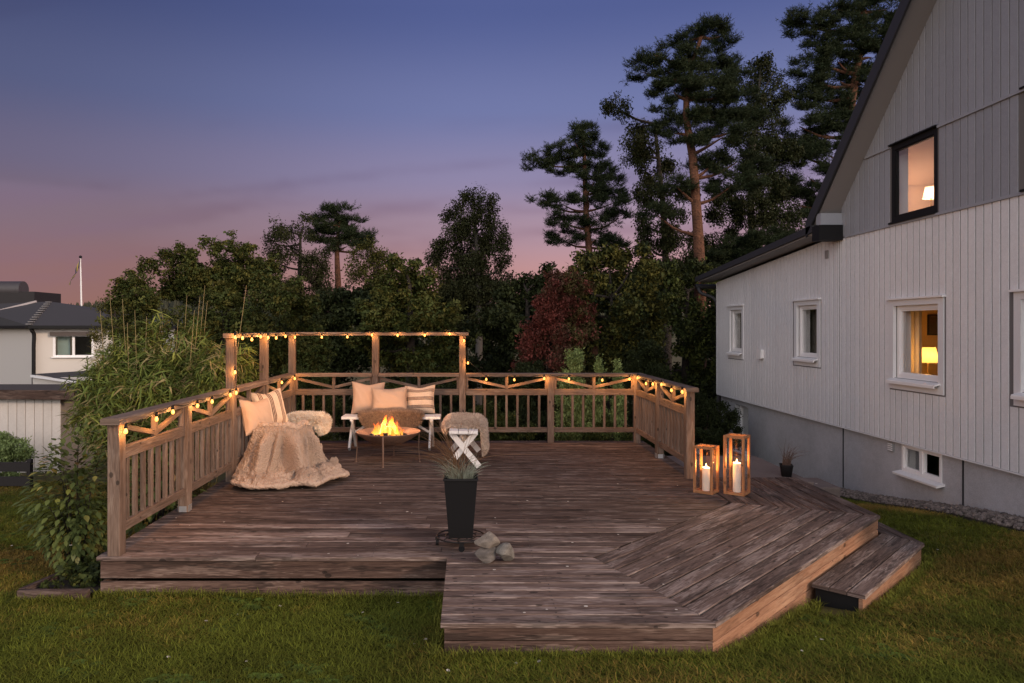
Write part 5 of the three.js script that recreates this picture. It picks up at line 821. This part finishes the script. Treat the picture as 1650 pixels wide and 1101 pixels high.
shrub('dark shrub seen through the back railing beside the stool bench', 800, 13.2, 1.6, 1.3, GREEN, 34); shrub('dark green shrub behind the back railing, under the young shrubs', 960, 12.8, 1.7, 1.1, GREEN, 35); shrub('dark shrub behind the back bench', 610, 13.2, 1.8, 1.5, DARK, 36); shrub('dark shrub in the left back corner behind the railing', 490, 12.6, 1.5, 2.1, GREEN, 37, 'fine', 0.2); shrub('dark shrub behind the right back corner of the railing', 1075, 13.4, 1.6, 1.5, DARK, 38);
shrub('low bush between the deck and the far house corner', 1140, 14.5, 1.3, 1.4, DARK, 39); shrub('dark bush behind the middle of the back railing', 700, 14, 1.8, 1.9, DARK, 40); shrub('tall dark bush behind the thin birch trunk', 850, 14.6, 1.8, 2.2, DARK, 41); shrub('tall dark bush at the right end of the back railing', 1040, 15, 1.6, 2.6, DARK, 42);

// ---------------------------------------------------------------- bamboo beside the left railing
{
  const t = thing('bamboo_clump', 'big bright green bamboo clump outside the left railing', 'bamboo', [-4.1, groundY(-4.1, 9) - 0.02, -9]), o = t.position, R = rng(61), cane = std({ color: C(0.30, 0.23, 0.10), roughness: 0.5 });
  for (const [px, py, Z] of [[161, 500, 9.4], [177, 478, 9.6], [197, 482, 9.2], [217, 500, 9], [236, 510, 9.2], [287, 515, 9], [301, 476, 9.3], [330, 460, 9.6], [322, 478, 9.0], [334, 485, 9.4], [397, 460, 8.9], [313, 500, 8.7], [262, 505, 9.6], [205, 520, 9]]) {
    const top = at(px, py, Z), foot = V(lerp(top.x, -4.1, 0.35), o.y, lerp(top.z, -9, 0.3)), pts = curve([foot, foot.clone().lerp(top, 0.5).add(V((R() - 0.5) * 0.06, 0, 0)), top], 10).map((p) => p.sub(o));
    mesh('culm', tubeGeo(pts, pts.map((_, i) => 0.0085 - 0.0006 * i), 6), cane, t);
  }
  const blade = [0, 1, 2, 3].map((s) => { const Q = rng(300 + s), parts = []; for (let i = 0; i < 8; i++) { const a = Q() * 6.28, l = 0.09 + Q() * 0.13, w = 0.005 + Q() * 0.005, c = V(Math.cos(a), 0.75 - Q() * 1.5, Math.sin(a)).normalize(), sd = V(0, 0, 0).crossVectors(c, V(Q() - 0.5, 1, Q() - 0.5)).normalize(), pos = [], p = V((Q() - 0.5) * 0.1, (Q() - 0.5) * 0.1, (Q() - 0.5) * 0.1), sag = 0.1 + Q() * 0.4; const pt = (tt) => p.clone().addScaledVector(c, l * tt).add(V(0, -sag * l * tt * tt, 0)); const q = [[0.02, 0.2], [0.25, 1], [0.6, 0.75], [1, 0.02]]; for (let k = 0; k < 3; k++) { const [t0, w0] = q[k], [t1, w1] = q[k + 1], A = pt(t0), B = pt(t1), a1 = A.clone().addScaledVector(sd, w * w0), a2 = A.clone().addScaledVector(sd, -w * w0), b1 = B.clone().addScaledVector(sd, w * w1), b2 = B.clone().addScaledVector(sd, -w * w1); pos.push(...[a1, a2, b1, a2, b2, b1].flatMap((v) => v.toArray())); } const g = new THREE.BufferGeometry(); g.setAttribute('position', new THREE.Float32BufferAttribute(pos, 3)); g.computeVertexNormals(); parts.push(g); } return mergeGeometries(parts); });
  const pts = [], twigs = [];
  // mounds of foliage: px, py, rx, ry, Z, number of branches; each branch arches up from the clump and carries its leaves along the outer half
  for (const [px, py, rx, ry, Z, n] of [[150, 655, 40, 40, 8.6, 34], [180, 615, 46, 46, 9, 46], [240, 590, 56, 40, 9.2, 52], [300, 595, 56, 38, 9, 52], [350, 595, 42, 36, 8.8, 40], [230, 645, 76, 44, 8.7, 70], [310, 640, 66, 40, 8.8, 60], [395, 600, 34, 30, 9.3, 36], [412, 612, 20, 24, 9.6, 18], [170, 690, 54, 26, 8.2, 30], [250, 680, 66, 26, 8.4, 36], [330, 670, 56, 34, 8.6, 36], [250, 540, 24, 26, 9.3, 10], [310, 545, 30, 26, 9.2, 14], [200, 565, 24, 26, 9.3, 14], [350, 560, 28, 22, 9.1, 16], [385, 570, 28, 18, 9.2, 14], [162, 585, 22, 26, 9.2, 12], [130, 625, 20, 24, 9, 10], [255, 515, 10, 16, 9.3, 3], [315, 520, 12, 16, 9.2, 4]]) for (let i = 0; i < n; i++) {
    const v = V(R() - 0.5, R() - 0.45, R() - 0.5).normalize().multiplyScalar(0.55 + 0.45 * R()), c = at(px, py, Z), k = Z / F, tip = V(c.x + v.x * rx * k, c.y + v.y * ry * k, c.z + v.z * rx * k * 0.9); if (tip.x > -2.8) tip.x = -2.82 - R() * 0.15;
    const foot = V(lerp(c.x, -4.0, 0.6) + (R() - 0.5) * 0.3, o.y + R() * 0.4, lerp(c.z, -9, 0.5) + (R() - 0.5) * 0.3), mid = foot.clone().lerp(tip, 0.55).add(V((R() - 0.5) * 0.1, 0.16 + R() * 0.16, (R() - 0.5) * 0.1)), path = curve([foot, mid, tip], 8), line = new THREE.CatmullRomCurve3([foot, mid, tip]);
    twigs.push(tubeGeo(path.map((p) => p.clone().sub(o)), path.map((_, j) => 0.004 - 0.0003 * j), 3, false));
    const m = 8 + Math.floor(R() * 7); for (let j = 0; j < m; j++) { const p = line.getPoint(0.42 + 0.58 * (j + R()) / m); p.add(V((R() - 0.5) * 0.12, (R() - 0.5) * 0.1, (R() - 0.5) * 0.12)); if (p.x > -2.78) p.x = -2.79; pts.push([p.sub(o), 0.75 + R() * 0.6]); }
  }
  const tw = mesh('branches', mergeGeometries(twigs), cane, t); tw.userData.kind = 'stuff';
  scatter(t, 'foliage', blade, pts, [[0.13, 0.165, 0.035], [0.10, 0.135, 0.03], [0.17, 0.185, 0.04], [0.075, 0.105, 0.025], [0.10, 0.135, 0.03], [0.24, 0.2, 0.09]], R, 1.2);
}

// ---------------------------------------------------------------- front left: planting bed with a broad-leaved shrub
{
  const bed = thing('planting_bed', 'low timber-edged planting bed at the left of the deck', 'planting bed', [-3.04, -0.3, -6.6]), edge = woodMat(STAINED, C(0.75, 0.7, 0.68));
  const gy = (Z) => groundY(-3.05, Z);
  beam('edging_board', bed, edge, V(-3.3, gy(5.22) + 0.035, -5.22), V(-2.79, gy(5.22) + 0.035, -5.22), 0.045, 0.13); beam('edging_board', bed, edge, V(-3.3, gy(5.25) + 0.035, -5.25), V(-3.3, gy(8.4) + 0.035, -8.4), 0.045, 0.13);
  const soil = mesh('soil', gridGeo(8, 30, (u, v) => { const x = lerp(-3.28, -2.79, u), Z = lerp(5.24, 8.4, v); return V(x, gy(Z) + 0.045 + 0.03 * fbm(x * 8, Z * 8, 5, 3), -Z); }), M.soil, bed); soil.position.sub(bed.position);
  const leafG = [0, 1].map((s) => { const g = gridGeo(4, 4, (u, v) => { const w = Math.sin(Math.PI * Math.pow(v, 0.8)) * 0.5 * (1 - 0.15 * v), a = u * 2 - 1; return V(a * w * 0.55, -0.18 * v * v + 0.12 * Math.abs(a) * w * (s ? 1 : 0.5), v); }); return g; });
  const cols = [[0.11, 0.135, 0.028], [0.15, 0.165, 0.032], [0.08, 0.105, 0.024], [0.24, 0.21, 0.045], [0.32, 0.2, 0.08]].map((c) => std({ color: C(...c), roughness: 0.5, side: THREE.DoubleSide }));
  function bush(label, x, Z, w, h, nLeaf, nStuff, seed, size) {
    const y0 = gy(Z), t = thing('broad_leaved_shrub', label, 'shrub', [x, y0, -Z], 'shrubs in the planting bed'), R = rng(seed), pts = [];
    for (let i = 0; i < 14; i++) { const a = R() * 6.28, r = R() * 0.5 * w, tip = V(Math.cos(a) * r, h * (0.5 + 0.45 * R()), Math.sin(a) * r); mesh('stem', tubeGeo(curve([V(Math.cos(a) * 0.05, 0, Math.sin(a) * 0.05), tip.clone().multiplyScalar(0.5).add(V(0, 0.1, 0)), tip], 6), [0.008, 0.007, 0.006, 0.005, 0.004, 0.003, 0.002], 5), barkMat.dark, t); }
    const place = () => { const v = V(R() - 0.5, R() - 0.5, R() - 0.5).normalize().multiplyScalar(Math.pow(R(), 0.33)); const lump = 0.8 + 0.45 * fbm(v.x * 2.2 + 5 + seed, v.y * 2.2 + v.z * 1.3 + 5, seed, 2); return V(v.x * w * 0.6 * lump, h * (0.54 + v.y * 0.5 * lump), v.z * w * 0.6 * lump); };
    const orient = (p) => { const out = V(p.x, (p.y - h * 0.4) * 0.4, p.z).normalize().add(V(R() - 0.5, R() * 0.9 - 0.85, R() - 0.5)).normalize(); return frameOf(V(0, 0, 0).crossVectors(V(0, 1, 0), out).normalize(), V(0, 1, 0).addScaledVector(out, -out.y).normalize()); };
    for (let i = 0; i < nLeaf; i++) { const p = place(), m = mesh('leaf', leafG[i % 2], cols[Math.min(4, Math.floor(R() * 3 + (p.y > h * 0.7 ? R() * 1.6 : 0) + (R() < 0.03 ? 2 : 0)))], t); m.quaternion.setFromRotationMatrix(orient(p)); m.position.copy(p); m.scale.setScalar(size * (0.7 + R() * 0.7)); }
    const im = new THREE.InstancedMesh(leafG[0], M.leaf, nStuff), mm = new THREE.Matrix4(); for (let i = 0; i < nStuff; i++) { const p = place().multiply(V(0.93, 0.97, 0.93)); mm.copy(orient(p)); const s = size * (0.7 + R() * 0.6); mm.scale(V(s, s, s)).setPosition(p); im.setMatrixAt(i, mm); const k = 0.7 + R() * 0.6; im.setColorAt(i, C(0.085 * k, 0.11 * k, 0.032 * k)); } im.name = 'foliage'; im.userData.kind = 'stuff'; im.castShadow = im.receiveShadow = true; t.add(im);
  }
  bush('broad-leaved green shrub against the front left railing post', -3.3, 5.98, 0.66, 1.2, 290, 1500, 7, 0.064);
  bush('lower green shrub outside the left railing, behind the front one', -3.15, 7.2, 0.66, 1.0, 200, 600, 8, 0.085);
  const R = rng(4), low = []; for (let i = 0; i < 60; i++) { const Z = 5.35 + R() * 0.7, x = -3.2 + R() * 0.36; low.push([V(x + 3.0, 0.02 + R() * 0.07, -(Z - 5.6)), 0.10 + R() * 0.06]); }
  const weeds = thing('ground_plants', 'small dark plants at the front of the planting bed', 'plants', [-3.0, gy(5.6) + 0.05, -5.6]); scatter(weeds, 'foliage', SPRAY.palm, low, DARK.concat(GREEN), R);
}

// ---------------------------------------------------------------- left background: shed, fence, neighbour's house, flagpole, wooded hill
{
  const R = rng(14);
  // shed of white upright boards
  const Z = 13.2, x0 = at(0, 600, Z).x - 2.6, x1 = at(98, 600, Z).x, top = CAM - (640 - PY) / F * Z, gy = groundY(x1, Z) - 0.1, shed = thing('garden_shed', 'white board shed with a flat dark roof, left edge', 'shed', [(x0 + x1) / 2, gy, -Z - 0.8]);
  const white = [0.94, 1, 0.97].map((k) => std({ color: C(0.60 * k, 0.57 * k, 0.54 * k), map: speckle, roughness: 0.7 })), roofM = woodMat(STAINED, C(0.6, 0.55, 0.52));
  const n = 23, w = (x1 - x0) / n; for (let i = 0; i < n; i++) beam('wall_board', shed, white[i % 3], V(x0 + (i + 0.5) * w, gy, -Z), V(x0 + (i + 0.5) * w, top, -Z), 0.025, w - 0.012, V(1, 0, 0), 0.003);
  box('shed_body', shed, std({ color: C(0.25, 0.22, 0.2) }), x0, x1 - 0.02, gy, top, -Z - 1.8, -Z - 0.014);
  beam('roof_fascia', shed, roofM, V(x0 - 0.1, top + 0.085, -Z + 0.16), V(x1 + 0.34, top + 0.05, -Z + 0.16), 0.04, 0.17); box('roof', shed, std({ color: C(0.05, 0.042, 0.04), roughness: 1 }), x0 - 0.1, x1 + 0.3, top + 0.005, top + 0.09, -Z - 1.9, -Z + 0.135);
  const fence = thing('dark_fence', 'short run of dark two-rail fence in front of the shed', 'fence', [-7.3, groundY(-7.3, 11.4), -11.4]), dk = std({ color: C(0.016, 0.012, 0.011), roughness: 0.7 }), fy = groundY(-7.3, 11.4);
  for (const y of [0.12, 0.35]) beam('rail', fence, dk, V(-8.9, fy + y, -11.4), V(-7.02, fy + y, -11.4), 0.03, 0.15); for (const x of [-8.6, -7.06]) beam('post', fence, dk, V(x, fy, -11.45), V(x, fy + 0.46, -11.45), 0.07, 0.07);
  shrub('small bright bush at the left edge in front of the shed', 12, 12.3, 0.9, 0.85, YOUNG, 51, 'broad', 0.13);
  // the neighbour's house
  const D = 40, P = (px, py, z = D) => at(px, py, z), k = D / F, hs = thing('neighbour_house', 'white neighbouring house with a dark hipped roof', 'house', [P(57, 600).x, CAM - 6, -D]);
  const wallL = std({ color: C(0.60, 0.565, 0.52), roughness: 0.85 }), wallR = wallL, roofT = std({ color: C(0.045, 0.044, 0.047), roughness: 0.8 });
  const poly = (name, mat, pts) => { const pos = [], q = pts.map((p) => p.clone().sub(hs.position)); for (let i = 1; i + 1 < q.length; i++) pos.push(...q[0].toArray(), ...q[i].toArray(), ...q[i + 1].toArray()); const g = new THREE.BufferGeometry(); g.setAttribute('position', new THREE.Float32BufferAttribute(pos, 3)); g.computeVertexNormals(); const m = mesh(name, g, mat, hs); m.material.side = THREE.DoubleSide; return m; };
  const cx = P(57, 530).x, eave = CAM + 0.17, lx = cx - 6, rx = cx + 7.2, lz = -D - 5.2, rz = -D - 1.4;
  const thick = (name, mat, a, b, y0, y1) => { const m = beam(name, hs, mat, V(a.x, (y0 + y1) / 2, a.z), V(b.x, (y0 + y1) / 2, b.z), 0.3, y1 - y0); return m; };
  // the left wall runs back and left, the right wall back and right, so that only the right one faces the evening light
  const c0 = V(cx, 0, -D), c1 = V(lx, 0, lz), c2 = V(rx, 0, rz), dL = c1.clone().sub(c0).normalize(), dR = c2.clone().sub(c0).normalize();
  thick('wall', wallL, c0.clone().addScaledVector(dL, 0.01), c1, CAM - 7, eave - 0.02);
  // right wall with a window opening: pieces round the hole
  const onR = (px) => { const t = ((px - PX) / F * D + (0) - cx) / (dR.x - (px - PX) / F * -dR.z); return t; };
  const sAt = (px) => { const a = (px - PX) / F; return (a * D - cx) / (dR.x + a * dR.z); }, s0 = sAt(87), s1 = sAt(152), onWall = (s) => c0.clone().addScaledVector(dR, s), zAt = (s) => -onWall(s).z, yAt = (py, s) => CAM - (py - PY) / F * zAt(s), wT = yAt(540, s0), wB = yAt(575, s0);
  thick('wall', wallR, c0, onWall(s0), CAM - 7, eave - 0.02); thick('wall', wallR, onWall(s1), c2, CAM - 7, eave - 0.02); thick('wall', wallR, onWall(s0), onWall(s1), CAM - 7, wB); thick('wall', wallR, onWall(s0), onWall(s1), wT, eave - 0.02);
  const nrm = V(-dR.z, 0, dR.x).multiplyScalar(dR.x > 0 ? 1 : -1), front = (s, d) => onWall(s).addScaledVector(nrm, d), win = new THREE.Group(); win.name = 'window'; win.position.copy(front((s0 + s1) / 2, 0)).sub(hs.position); hs.add(win);
  const fb = (a, b, y0, y1, d = 0.12, w = 0.08) => { beam('frame', win, M.trim, front(a, d).setY((y0 + y1) / 2), front(b, d).setY((y0 + y1) / 2), w, y1 - y0); };
  const sm = (s0 + s1) / 2; fb(s0, s1, wB, wB + 0.09); fb(s0, s1, wT - 0.09, wT); for (const s of [s0 + 0.05, sm, s1 - 0.05]) fb(s - 0.06, s + 0.06, wB + 0.09, wT - 0.09);
  for (const [a, b] of [[s0 + 0.11, sm - 0.06], [sm + 0.06, s1 - 0.11]]) beam('pane', win, M.glass, front(a, 0.1).setY((wB + wT) / 2), front(b, 0.1).setY((wB + wT) / 2), 0.006, wT - wB - 0.18);
  beam('awning_box', win, std({ color: C(0.09, 0.075, 0.07) }), front(s0 - 0.1, 0.26).setY(wT + 0.06), front(s1 + 0.1, 0.26).setY(wT + 0.06), 0.2, 0.22); beam('sill', win, M.trim, front(s0 - 0.05, 0.22).setY(wB - 0.03), front(s1 + 0.05, 0.22).setY(wB - 0.03), 0.12, 0.06);
  beam('curtain', win, std({ color: C(0.22, 0.3, 0.27) }), front(s0 + 0.1, -0.25).setY((wB + wT) / 2), front(s0 + 0.75, -0.25).setY((wB + wT) / 2), 0.05, wT - wB);
  box('interior', hs, std({ color: C(0.03, 0.03, 0.03) }), cx + 0.8, rx - 0.6, CAM - 4, eave - 0.1, -D - 5, -D - 2.4);
  // hipped roof with its eaves, gutter and pipe
  const ev = (p) => V(p.x, eave, p.z), out = 0.45, e0 = V(cx, eave, -D + out * 1.4), e1 = ev(c1).add(V(-out, 0, out)), e2 = ev(c2).add(V(out * 0.6, 0, out)), apex = at(80, 486, D + 3.4), apexL = at(-60, 492, D + 7), back1 = V(rx + 1, eave, rz - 6);
  poly('roof', roofT, [e0, e2, apex]); poly('roof', roofT, [e0, apex, apexL, e1]); poly('roof', roofT, [e2, back1, apex]); poly('roof', roofT, [apex, back1, apexL]);
  thick('gutter', M.black, e0.clone().setY(0), e2.clone().setY(0), eave - 0.16, eave + 0.01); thick('gutter', M.black, e0.clone().setY(0), e1.clone().setY(0), eave - 0.16, eave + 0.008);
  { const hip = []; for (let i = 0; i < 11; i++) { const p = e0.clone().lerp(apex, (i + 0.3) / 11); const b = new THREE.BoxGeometry(0.3, 0.06, 0.2); b.translate(p.x, p.y + 0.05, p.z); hip.push(b); } const m = mesh('hip_caps', mergeGeometries(hip), std({ color: C(0.16, 0.155, 0.16) }), hs); m.position.sub(hs.position); m.userData.kind = 'stuff'; }
  { const a = at(49, 527, D - 0.5), pts = curve([a, at(51, 533, D - 0.5), at(54, 537, D - 0.4), at(54, 560, D - 0.4), at(54, 660, D - 0.4)], 20).map((p) => p.sub(hs.position)); mesh('downpipe', tubeGeo(pts, 0.1, 8), M.black, hs); }
  // lean-to below the window
  poly('lower_roof', roofT, [at(50, 603, 37), at(165, 596, 39), at(185, 606, 37.5), at(140, 617, 35)]); beam('lower_fascia', hs, M.trim, at(50, 606, 37), at(140, 619, 35), 0.1, 0.12); beam('lower_wall', hs, wallL, at(56, 640, 37.2), at(150, 640, 35.4), 0.2, 2.0);
  // taller roof part with a rounded top, far left
  box('roof_extension', hs, std({ color: C(0.014, 0.012, 0.013), roughness: 0.7 }), at(-80, 0, D + 6).x, at(55, 0, D + 6).x, at(0, 505, D + 6).y, at(0, 470, D + 6).y, -D - 9, -D - 6);
  { const cyl = mesh('rounded_hood', new THREE.CylinderGeometry(0.55, 0.55, 3.4, 24, 1, false), std({ color: C(0.05, 0.046, 0.05), roughness: 0.5 }), hs); cyl.rotation.z = Math.PI / 2; cyl.position.copy(at(-4, 467, D + 6.5)).sub(hs.position); }
  beam('roof_flashing', hs, std({ color: C(0.4, 0.36, 0.36) }), at(-10, 503, D + 4), at(58, 486, D + 3.8), 0.12, 0.12);
  // flagpole with a pennant
  const fp = at(131, 497, 52), fg = thing('flagpole', 'white flagpole with a hanging yellow pennant above the neighbouring roof', 'flagpole', [fp.x, CAM - 5, -52]), tip = at(129.5, 416, 52);
  mesh('pole', tubeGeo([V(0, 0, 0), V(0, fp.y - fg.position.y, 0), V(tip.x - fp.x, tip.y - fg.position.y, 0)], [0.08, 0.065, 0.035], 10), std({ color: C(0.8, 0.8, 0.8), roughness: 0.4 }), fg);
  mesh('finial', new THREE.SphereGeometry(0.11, 12, 8), M.black, fg).position.set(tip.x - fp.x, tip.y - fg.position.y + 0.08, 0);
  { const g = gridGeo(24, 3, (u, v) => { const a = at(lerp(129.5, 112, u), lerp(419, 455, Math.pow(u, 0.9)), 52), w = (1 - u) * 0.62 + 0.04; return V(a.x + (v - 0.5) * w * 0.5, a.y + (v - 0.5) * w * 0.9 - 0.2 * u, a.z + 0.15 * Math.sin(u * 9 + v)).sub(fg.position); }); const fm = (c) => std({ color: c, side: THREE.DoubleSide, roughness: 0.9 }); const m = mesh('pennant', g, [fm(C(0.10, 0.11, 0.16)), fm(C(0.55, 0.45, 0.12))], fg); g.clearGroups(); const per = 24 * 6; g.addGroup(0, per, 0); g.addGroup(per, per, 1); g.addGroup(per * 2, per, 0); }
  // wooded hill far away
  const hz = 330, hill = gridGeo(70, 8, (u, v) => { const x = lerp(-420, 180, u), y = 4 + 13 * Math.exp(-Math.pow((x + 150) / 55, 2)) + 8 * Math.exp(-Math.pow((x + 260) / 90, 2)) + 10 * Math.exp(-Math.pow((x - 40) / 120, 2)); return V(x, lerp(-4, y - 2, Math.sin(v * Math.PI / 2)), -hz - v * 70); });
  structure('hill', hill, std({ color: C(0.03, 0.035, 0.02), roughness: 1 }));
  const cone = (() => { const g = new THREE.ConeGeometry(1.6, 6, 6, 3), p = g.attributes.position; for (let i = 0; i < p.count; i++) { const q = 0.75 + 0.5 * hash(i, 3, 5); p.setX(i, p.getX(i) * q); p.setZ(i, p.getZ(i) * q); } g.computeVertexNormals(); return g; })(), nT = 3600, im = new THREE.InstancedMesh(cone, std({ color: C(1, 1, 1), roughness: 1 }), nT), mm = new THREE.Matrix4();
  for (let i = 0; i < nT; i++) { const u = R(), v = Math.pow(R(), 0.8), x = lerp(-420, 180, u), y = 4 + 13 * Math.exp(-Math.pow((x + 150) / 55, 2)) + 8 * Math.exp(-Math.pow((x + 260) / 90, 2)) + 10 * Math.exp(-Math.pow((x - 40) / 120, 2)), s = 0.6 + R() * 0.55; mm.makeScale(s * 1.2, s, s * 1.2).setPosition(V(x, lerp(-4, y - 2, Math.sin(v * Math.PI / 2)) + 1.8 * s, -hz - v * 70)); im.setMatrixAt(i, mm); const q = 0.7 + R() * 0.6; im.setColorAt(i, C(0.04 * q, 0.042 * q, 0.024 * q)); }
  im.name = 'far_wood'; im.userData = { kind: 'stuff', label: 'distant wooded ridge behind the neighbouring roof', category: 'forest' }; im.castShadow = im.receiveShadow = true; scene.add(im);
  tree({ label: 'yellowish tree behind the right end of the neighbouring roof', Z: 30, trunk: [[185, 640], [185, 560], [185, 500]], r: 0.12, leaf: 0.5, density: 1.08, cols: OLIVE, seed: 201, kind: 'fine', limbs: false, blobs: [[170, 495, 18, 14], [190, 500, 24, 22], [185, 530, 30, 26], [200, 560, 40, 40], [160, 540, 14, 14]] });
}

// ---------------------------------------------------------------- grass blades on the lawn near the deck
{
  const R = rng(2024), tuft = [0, 1, 2].map((s) => { const Q = rng(500 + s), pos = []; for (let i = 0; i < 8; i++) { const a = Q() * 6.28, r = Q() * 0.016, x = Math.cos(a) * r, z = Math.sin(a) * r, b = Q() * 6.28, l = 0.022 + Q() * 0.034, t = 0.3 + Q() * 0.9, w = 0.0016, px = -Math.sin(b) * w, pz = Math.cos(b) * w, mx = x + Math.cos(b) * l * t * 0.3, mz = z + Math.sin(b) * l * t * 0.3, my = l * 0.6, tx = x + Math.cos(b) * l * t, tz = z + Math.sin(b) * l * t, ty = l * (1 - 0.25 * t); pos.push(x - px, 0, z - pz, x + px, 0, z + pz, mx + px, my, mz + pz, x - px, 0, z - pz, mx + px, my, mz + pz, mx - px, my, mz - pz, mx - px, my, mz - pz, mx + px, my, mz + pz, tx, ty, tz); } const g = new THREE.BufferGeometry(); g.setAttribute('position', new THREE.Float32BufferAttribute(pos, 3)); g.computeVertexNormals(); return g; });
  const inDeck = (x, Z) => (x > -2.8 && x < 2.62 && Z > 5.3 && Z < 10.9) || (Z > 4.13 && x > -0.17 && Z < 8.2 && x < 3.72 && (x - 1.42) * 0.716 - (Z - 4.12) * 0.698 < 0.02) || (Z > 4.9 && Z < 8 && x < 3.93 && x > 2.4 && (x - 1.42) * 0.716 - (Z - 4.12) * 0.698 < 0.35) || (x > -3.33 && x < -2.7 && Z > 5.18 && Z < 8.45) || x > 5.34 || (x > 2.7 && x < 4.2 && Z > 8.5 && Z < 10.5);
  const lists = [[], [], []], N = 190000, SX = 9.5;
  for (let i = 0; i < N; i++) {
    const Z = 2.3 + Math.pow(R(), 1.5) * 9.7, half = Math.max(2.4, Z * 0.86), x = (R() * 2 - 1) * half + 0.1 * Z; if (inDeck(x, Z) || x < -8.5) continue;
    lists[i % 3].push([x, Z]);
  }
  const turf = thing('grass', 'short green and dry grass blades of the lawn', 'grass'); turf.userData.kind = 'stuff';
  lists.forEach((list, s) => {
    const im = new THREE.InstancedMesh(tuft[s], new THREE.MeshPhysicalMaterial({ color: C(1, 1, 1), roughness: 0.8, specularIntensity: 0.25, side: THREE.DoubleSide }), list.length), m = new THREE.Matrix4(), q = new THREE.Quaternion(), up = V(0, 1, 0);
    list.forEach(([x, Z], i) => { const k = 0.7 + R() * 0.7 + 0.5 * fbm(x * 0.9 + 20, Z * 0.9 + 20, 33, 2) - 0.2, dry = sstep(fbm(x * 0.8 + 40, Z * 0.8 + 40, 35, 4) + (R() - 0.5) * 0.3, 0.40, 0.70), v = (0.65 + R() * 0.6) * (0.6 + 0.8 * fbm(x * 2.3 + 7, Z * 2.3 + 7, 37, 3)); q.setFromAxisAngle(up, R() * 6.28); m.compose(V(x, groundY(x, Z) - 0.004, -Z), q, V(k * 1.1, k, k * 1.1)); im.setMatrixAt(i, m); im.setColorAt(i, C(lerp(0.10, 0.26, dry) * v, lerp(0.118, 0.168, dry) * v, lerp(0.014, 0.04, dry) * v)); });
    im.name = 'blades'; im.castShadow = im.receiveShadow = true; turf.add(im);
  });
  // longer tufts along the foot of the boards, and rosettes of clover and plantain
  const edges = [[-2.75, 5.27, -0.2, 5.27], [-0.2, 4.09, 1.4, 4.09], [1.46, 4.1, 2.5, 5.15], [2.85, 4.98, 3.95, 6.15], [-3.3, 5.18, -2.8, 5.18], [4.0, 6.2, 4.0, 7.9], [-0.2, 4.1, -0.2, 5.25]], tall = [];
  for (const [xa, za, xb, zb] of edges) { const n = Math.round(Math.hypot(xb - xa, zb - za) * 190); for (let i = 0; i < n; i++) { const t = R(); tall.push([lerp(xa, xb, t) + (R() - 0.5) * 0.05, lerp(za, zb, t) - R() * 0.05]); } }
  { const im = new THREE.InstancedMesh(tuft[1], new THREE.MeshPhysicalMaterial({ color: C(1, 1, 1), roughness: 0.8, specularIntensity: 0.25, side: THREE.DoubleSide }), tall.length), m = new THREE.Matrix4(), q = new THREE.Quaternion(); tall.forEach(([x, Z], i) => { const k = 1.1 + R() * 1.1, v = 0.7 + R() * 0.6; q.setFromAxisAngle(V(0, 1, 0), R() * 6.28); m.compose(V(x, groundY(x, Z) - 0.004, -Z), q, V(k * 0.8, k, k * 0.8)); im.setMatrixAt(i, m); im.setColorAt(i, C(0.13 * v, 0.14 * v, 0.022 * v)); }); im.name = 'blades'; im.castShadow = im.receiveShadow = true; turf.add(im); }
  { const ro = (() => { const ps = []; for (let i = 0; i < 7; i++) { const a = i * 0.9, g = gridGeo(2, 2, (u, v) => { const w = Math.sin(Math.PI * (0.08 + v * 0.9)) * 0.008; return V((u * 2 - 1) * w, 0.012 + 0.012 * Math.sin(v * 2.6), 0.004 + v * 0.03); }); g.rotateY(a); ps.push(g); } return mergeGeometries(ps); })(), list = []; for (let c = 0; c < 90; c++) { const Z = 3.2 + R() * 4.8, x = (R() * 2 - 1) * Z * 0.75, n = 4 + R() * 22; for (let i = 0; i < n; i++) { const a = x + (R() + R() - 1) * 0.16, b = Z + (R() + R() - 1) * 0.16; if (!inDeck(a, b)) list.push([a, b]); } }
    const im = new THREE.InstancedMesh(ro, new THREE.MeshPhysicalMaterial({ color: C(1, 1, 1), roughness: 0.8, specularIntensity: 0.2, side: THREE.DoubleSide }), list.length), m = new THREE.Matrix4(), q = new THREE.Quaternion(); list.forEach(([x, Z], i) => { const k = 0.7 + R() * 0.7, v = 0.6 + R() * 0.6; q.setFromAxisAngle(V(0, 1, 0), R() * 6.28); m.compose(V(x, groundY(x, Z) + 0.012, -Z), q, V(k, k, k)); im.setMatrixAt(i, m); im.setColorAt(i, C(0.075 * v, 0.11 * v, 0.02 * v)); }); im.name = 'clover_leaves'; im.castShadow = im.receiveShadow = true; turf.add(im); }
  // a few fallen leaves and petals on the grass and the boards
  const leaves = []; for (let i = 0; i < 70; i++) { const Z = 3.4 + R() * 4.5, x = (R() * 2 - 1) * Z * 0.7; const on = inDeck(x, Z), y = on ? 0.004 : groundY(x, Z) + 0.04; if (on && (Z < 5.3 ? x < 0 : x > 2.5 && Z < 6.6)) continue; const s = 0.006 + R() * 0.008, g = new THREE.CircleGeometry(s, 6); g.rotateX(-Math.PI / 2 + (R() - 0.5) * (on ? 0.1 : 0.8)); g.rotateY(R() * 6); g.translate(x, y, -Z); leaves.push(g); }
  const fl = mesh('fallen_petals', mergeGeometries(leaves), std({ color: C(0.6, 0.55, 0.47), side: THREE.DoubleSide })); fl.userData = { kind: 'stuff', label: 'tiny pale petals scattered on lawn and deck', category: 'petals' };
}

renderer.setSize(1650, 1101);
renderer.render(scene, camera);
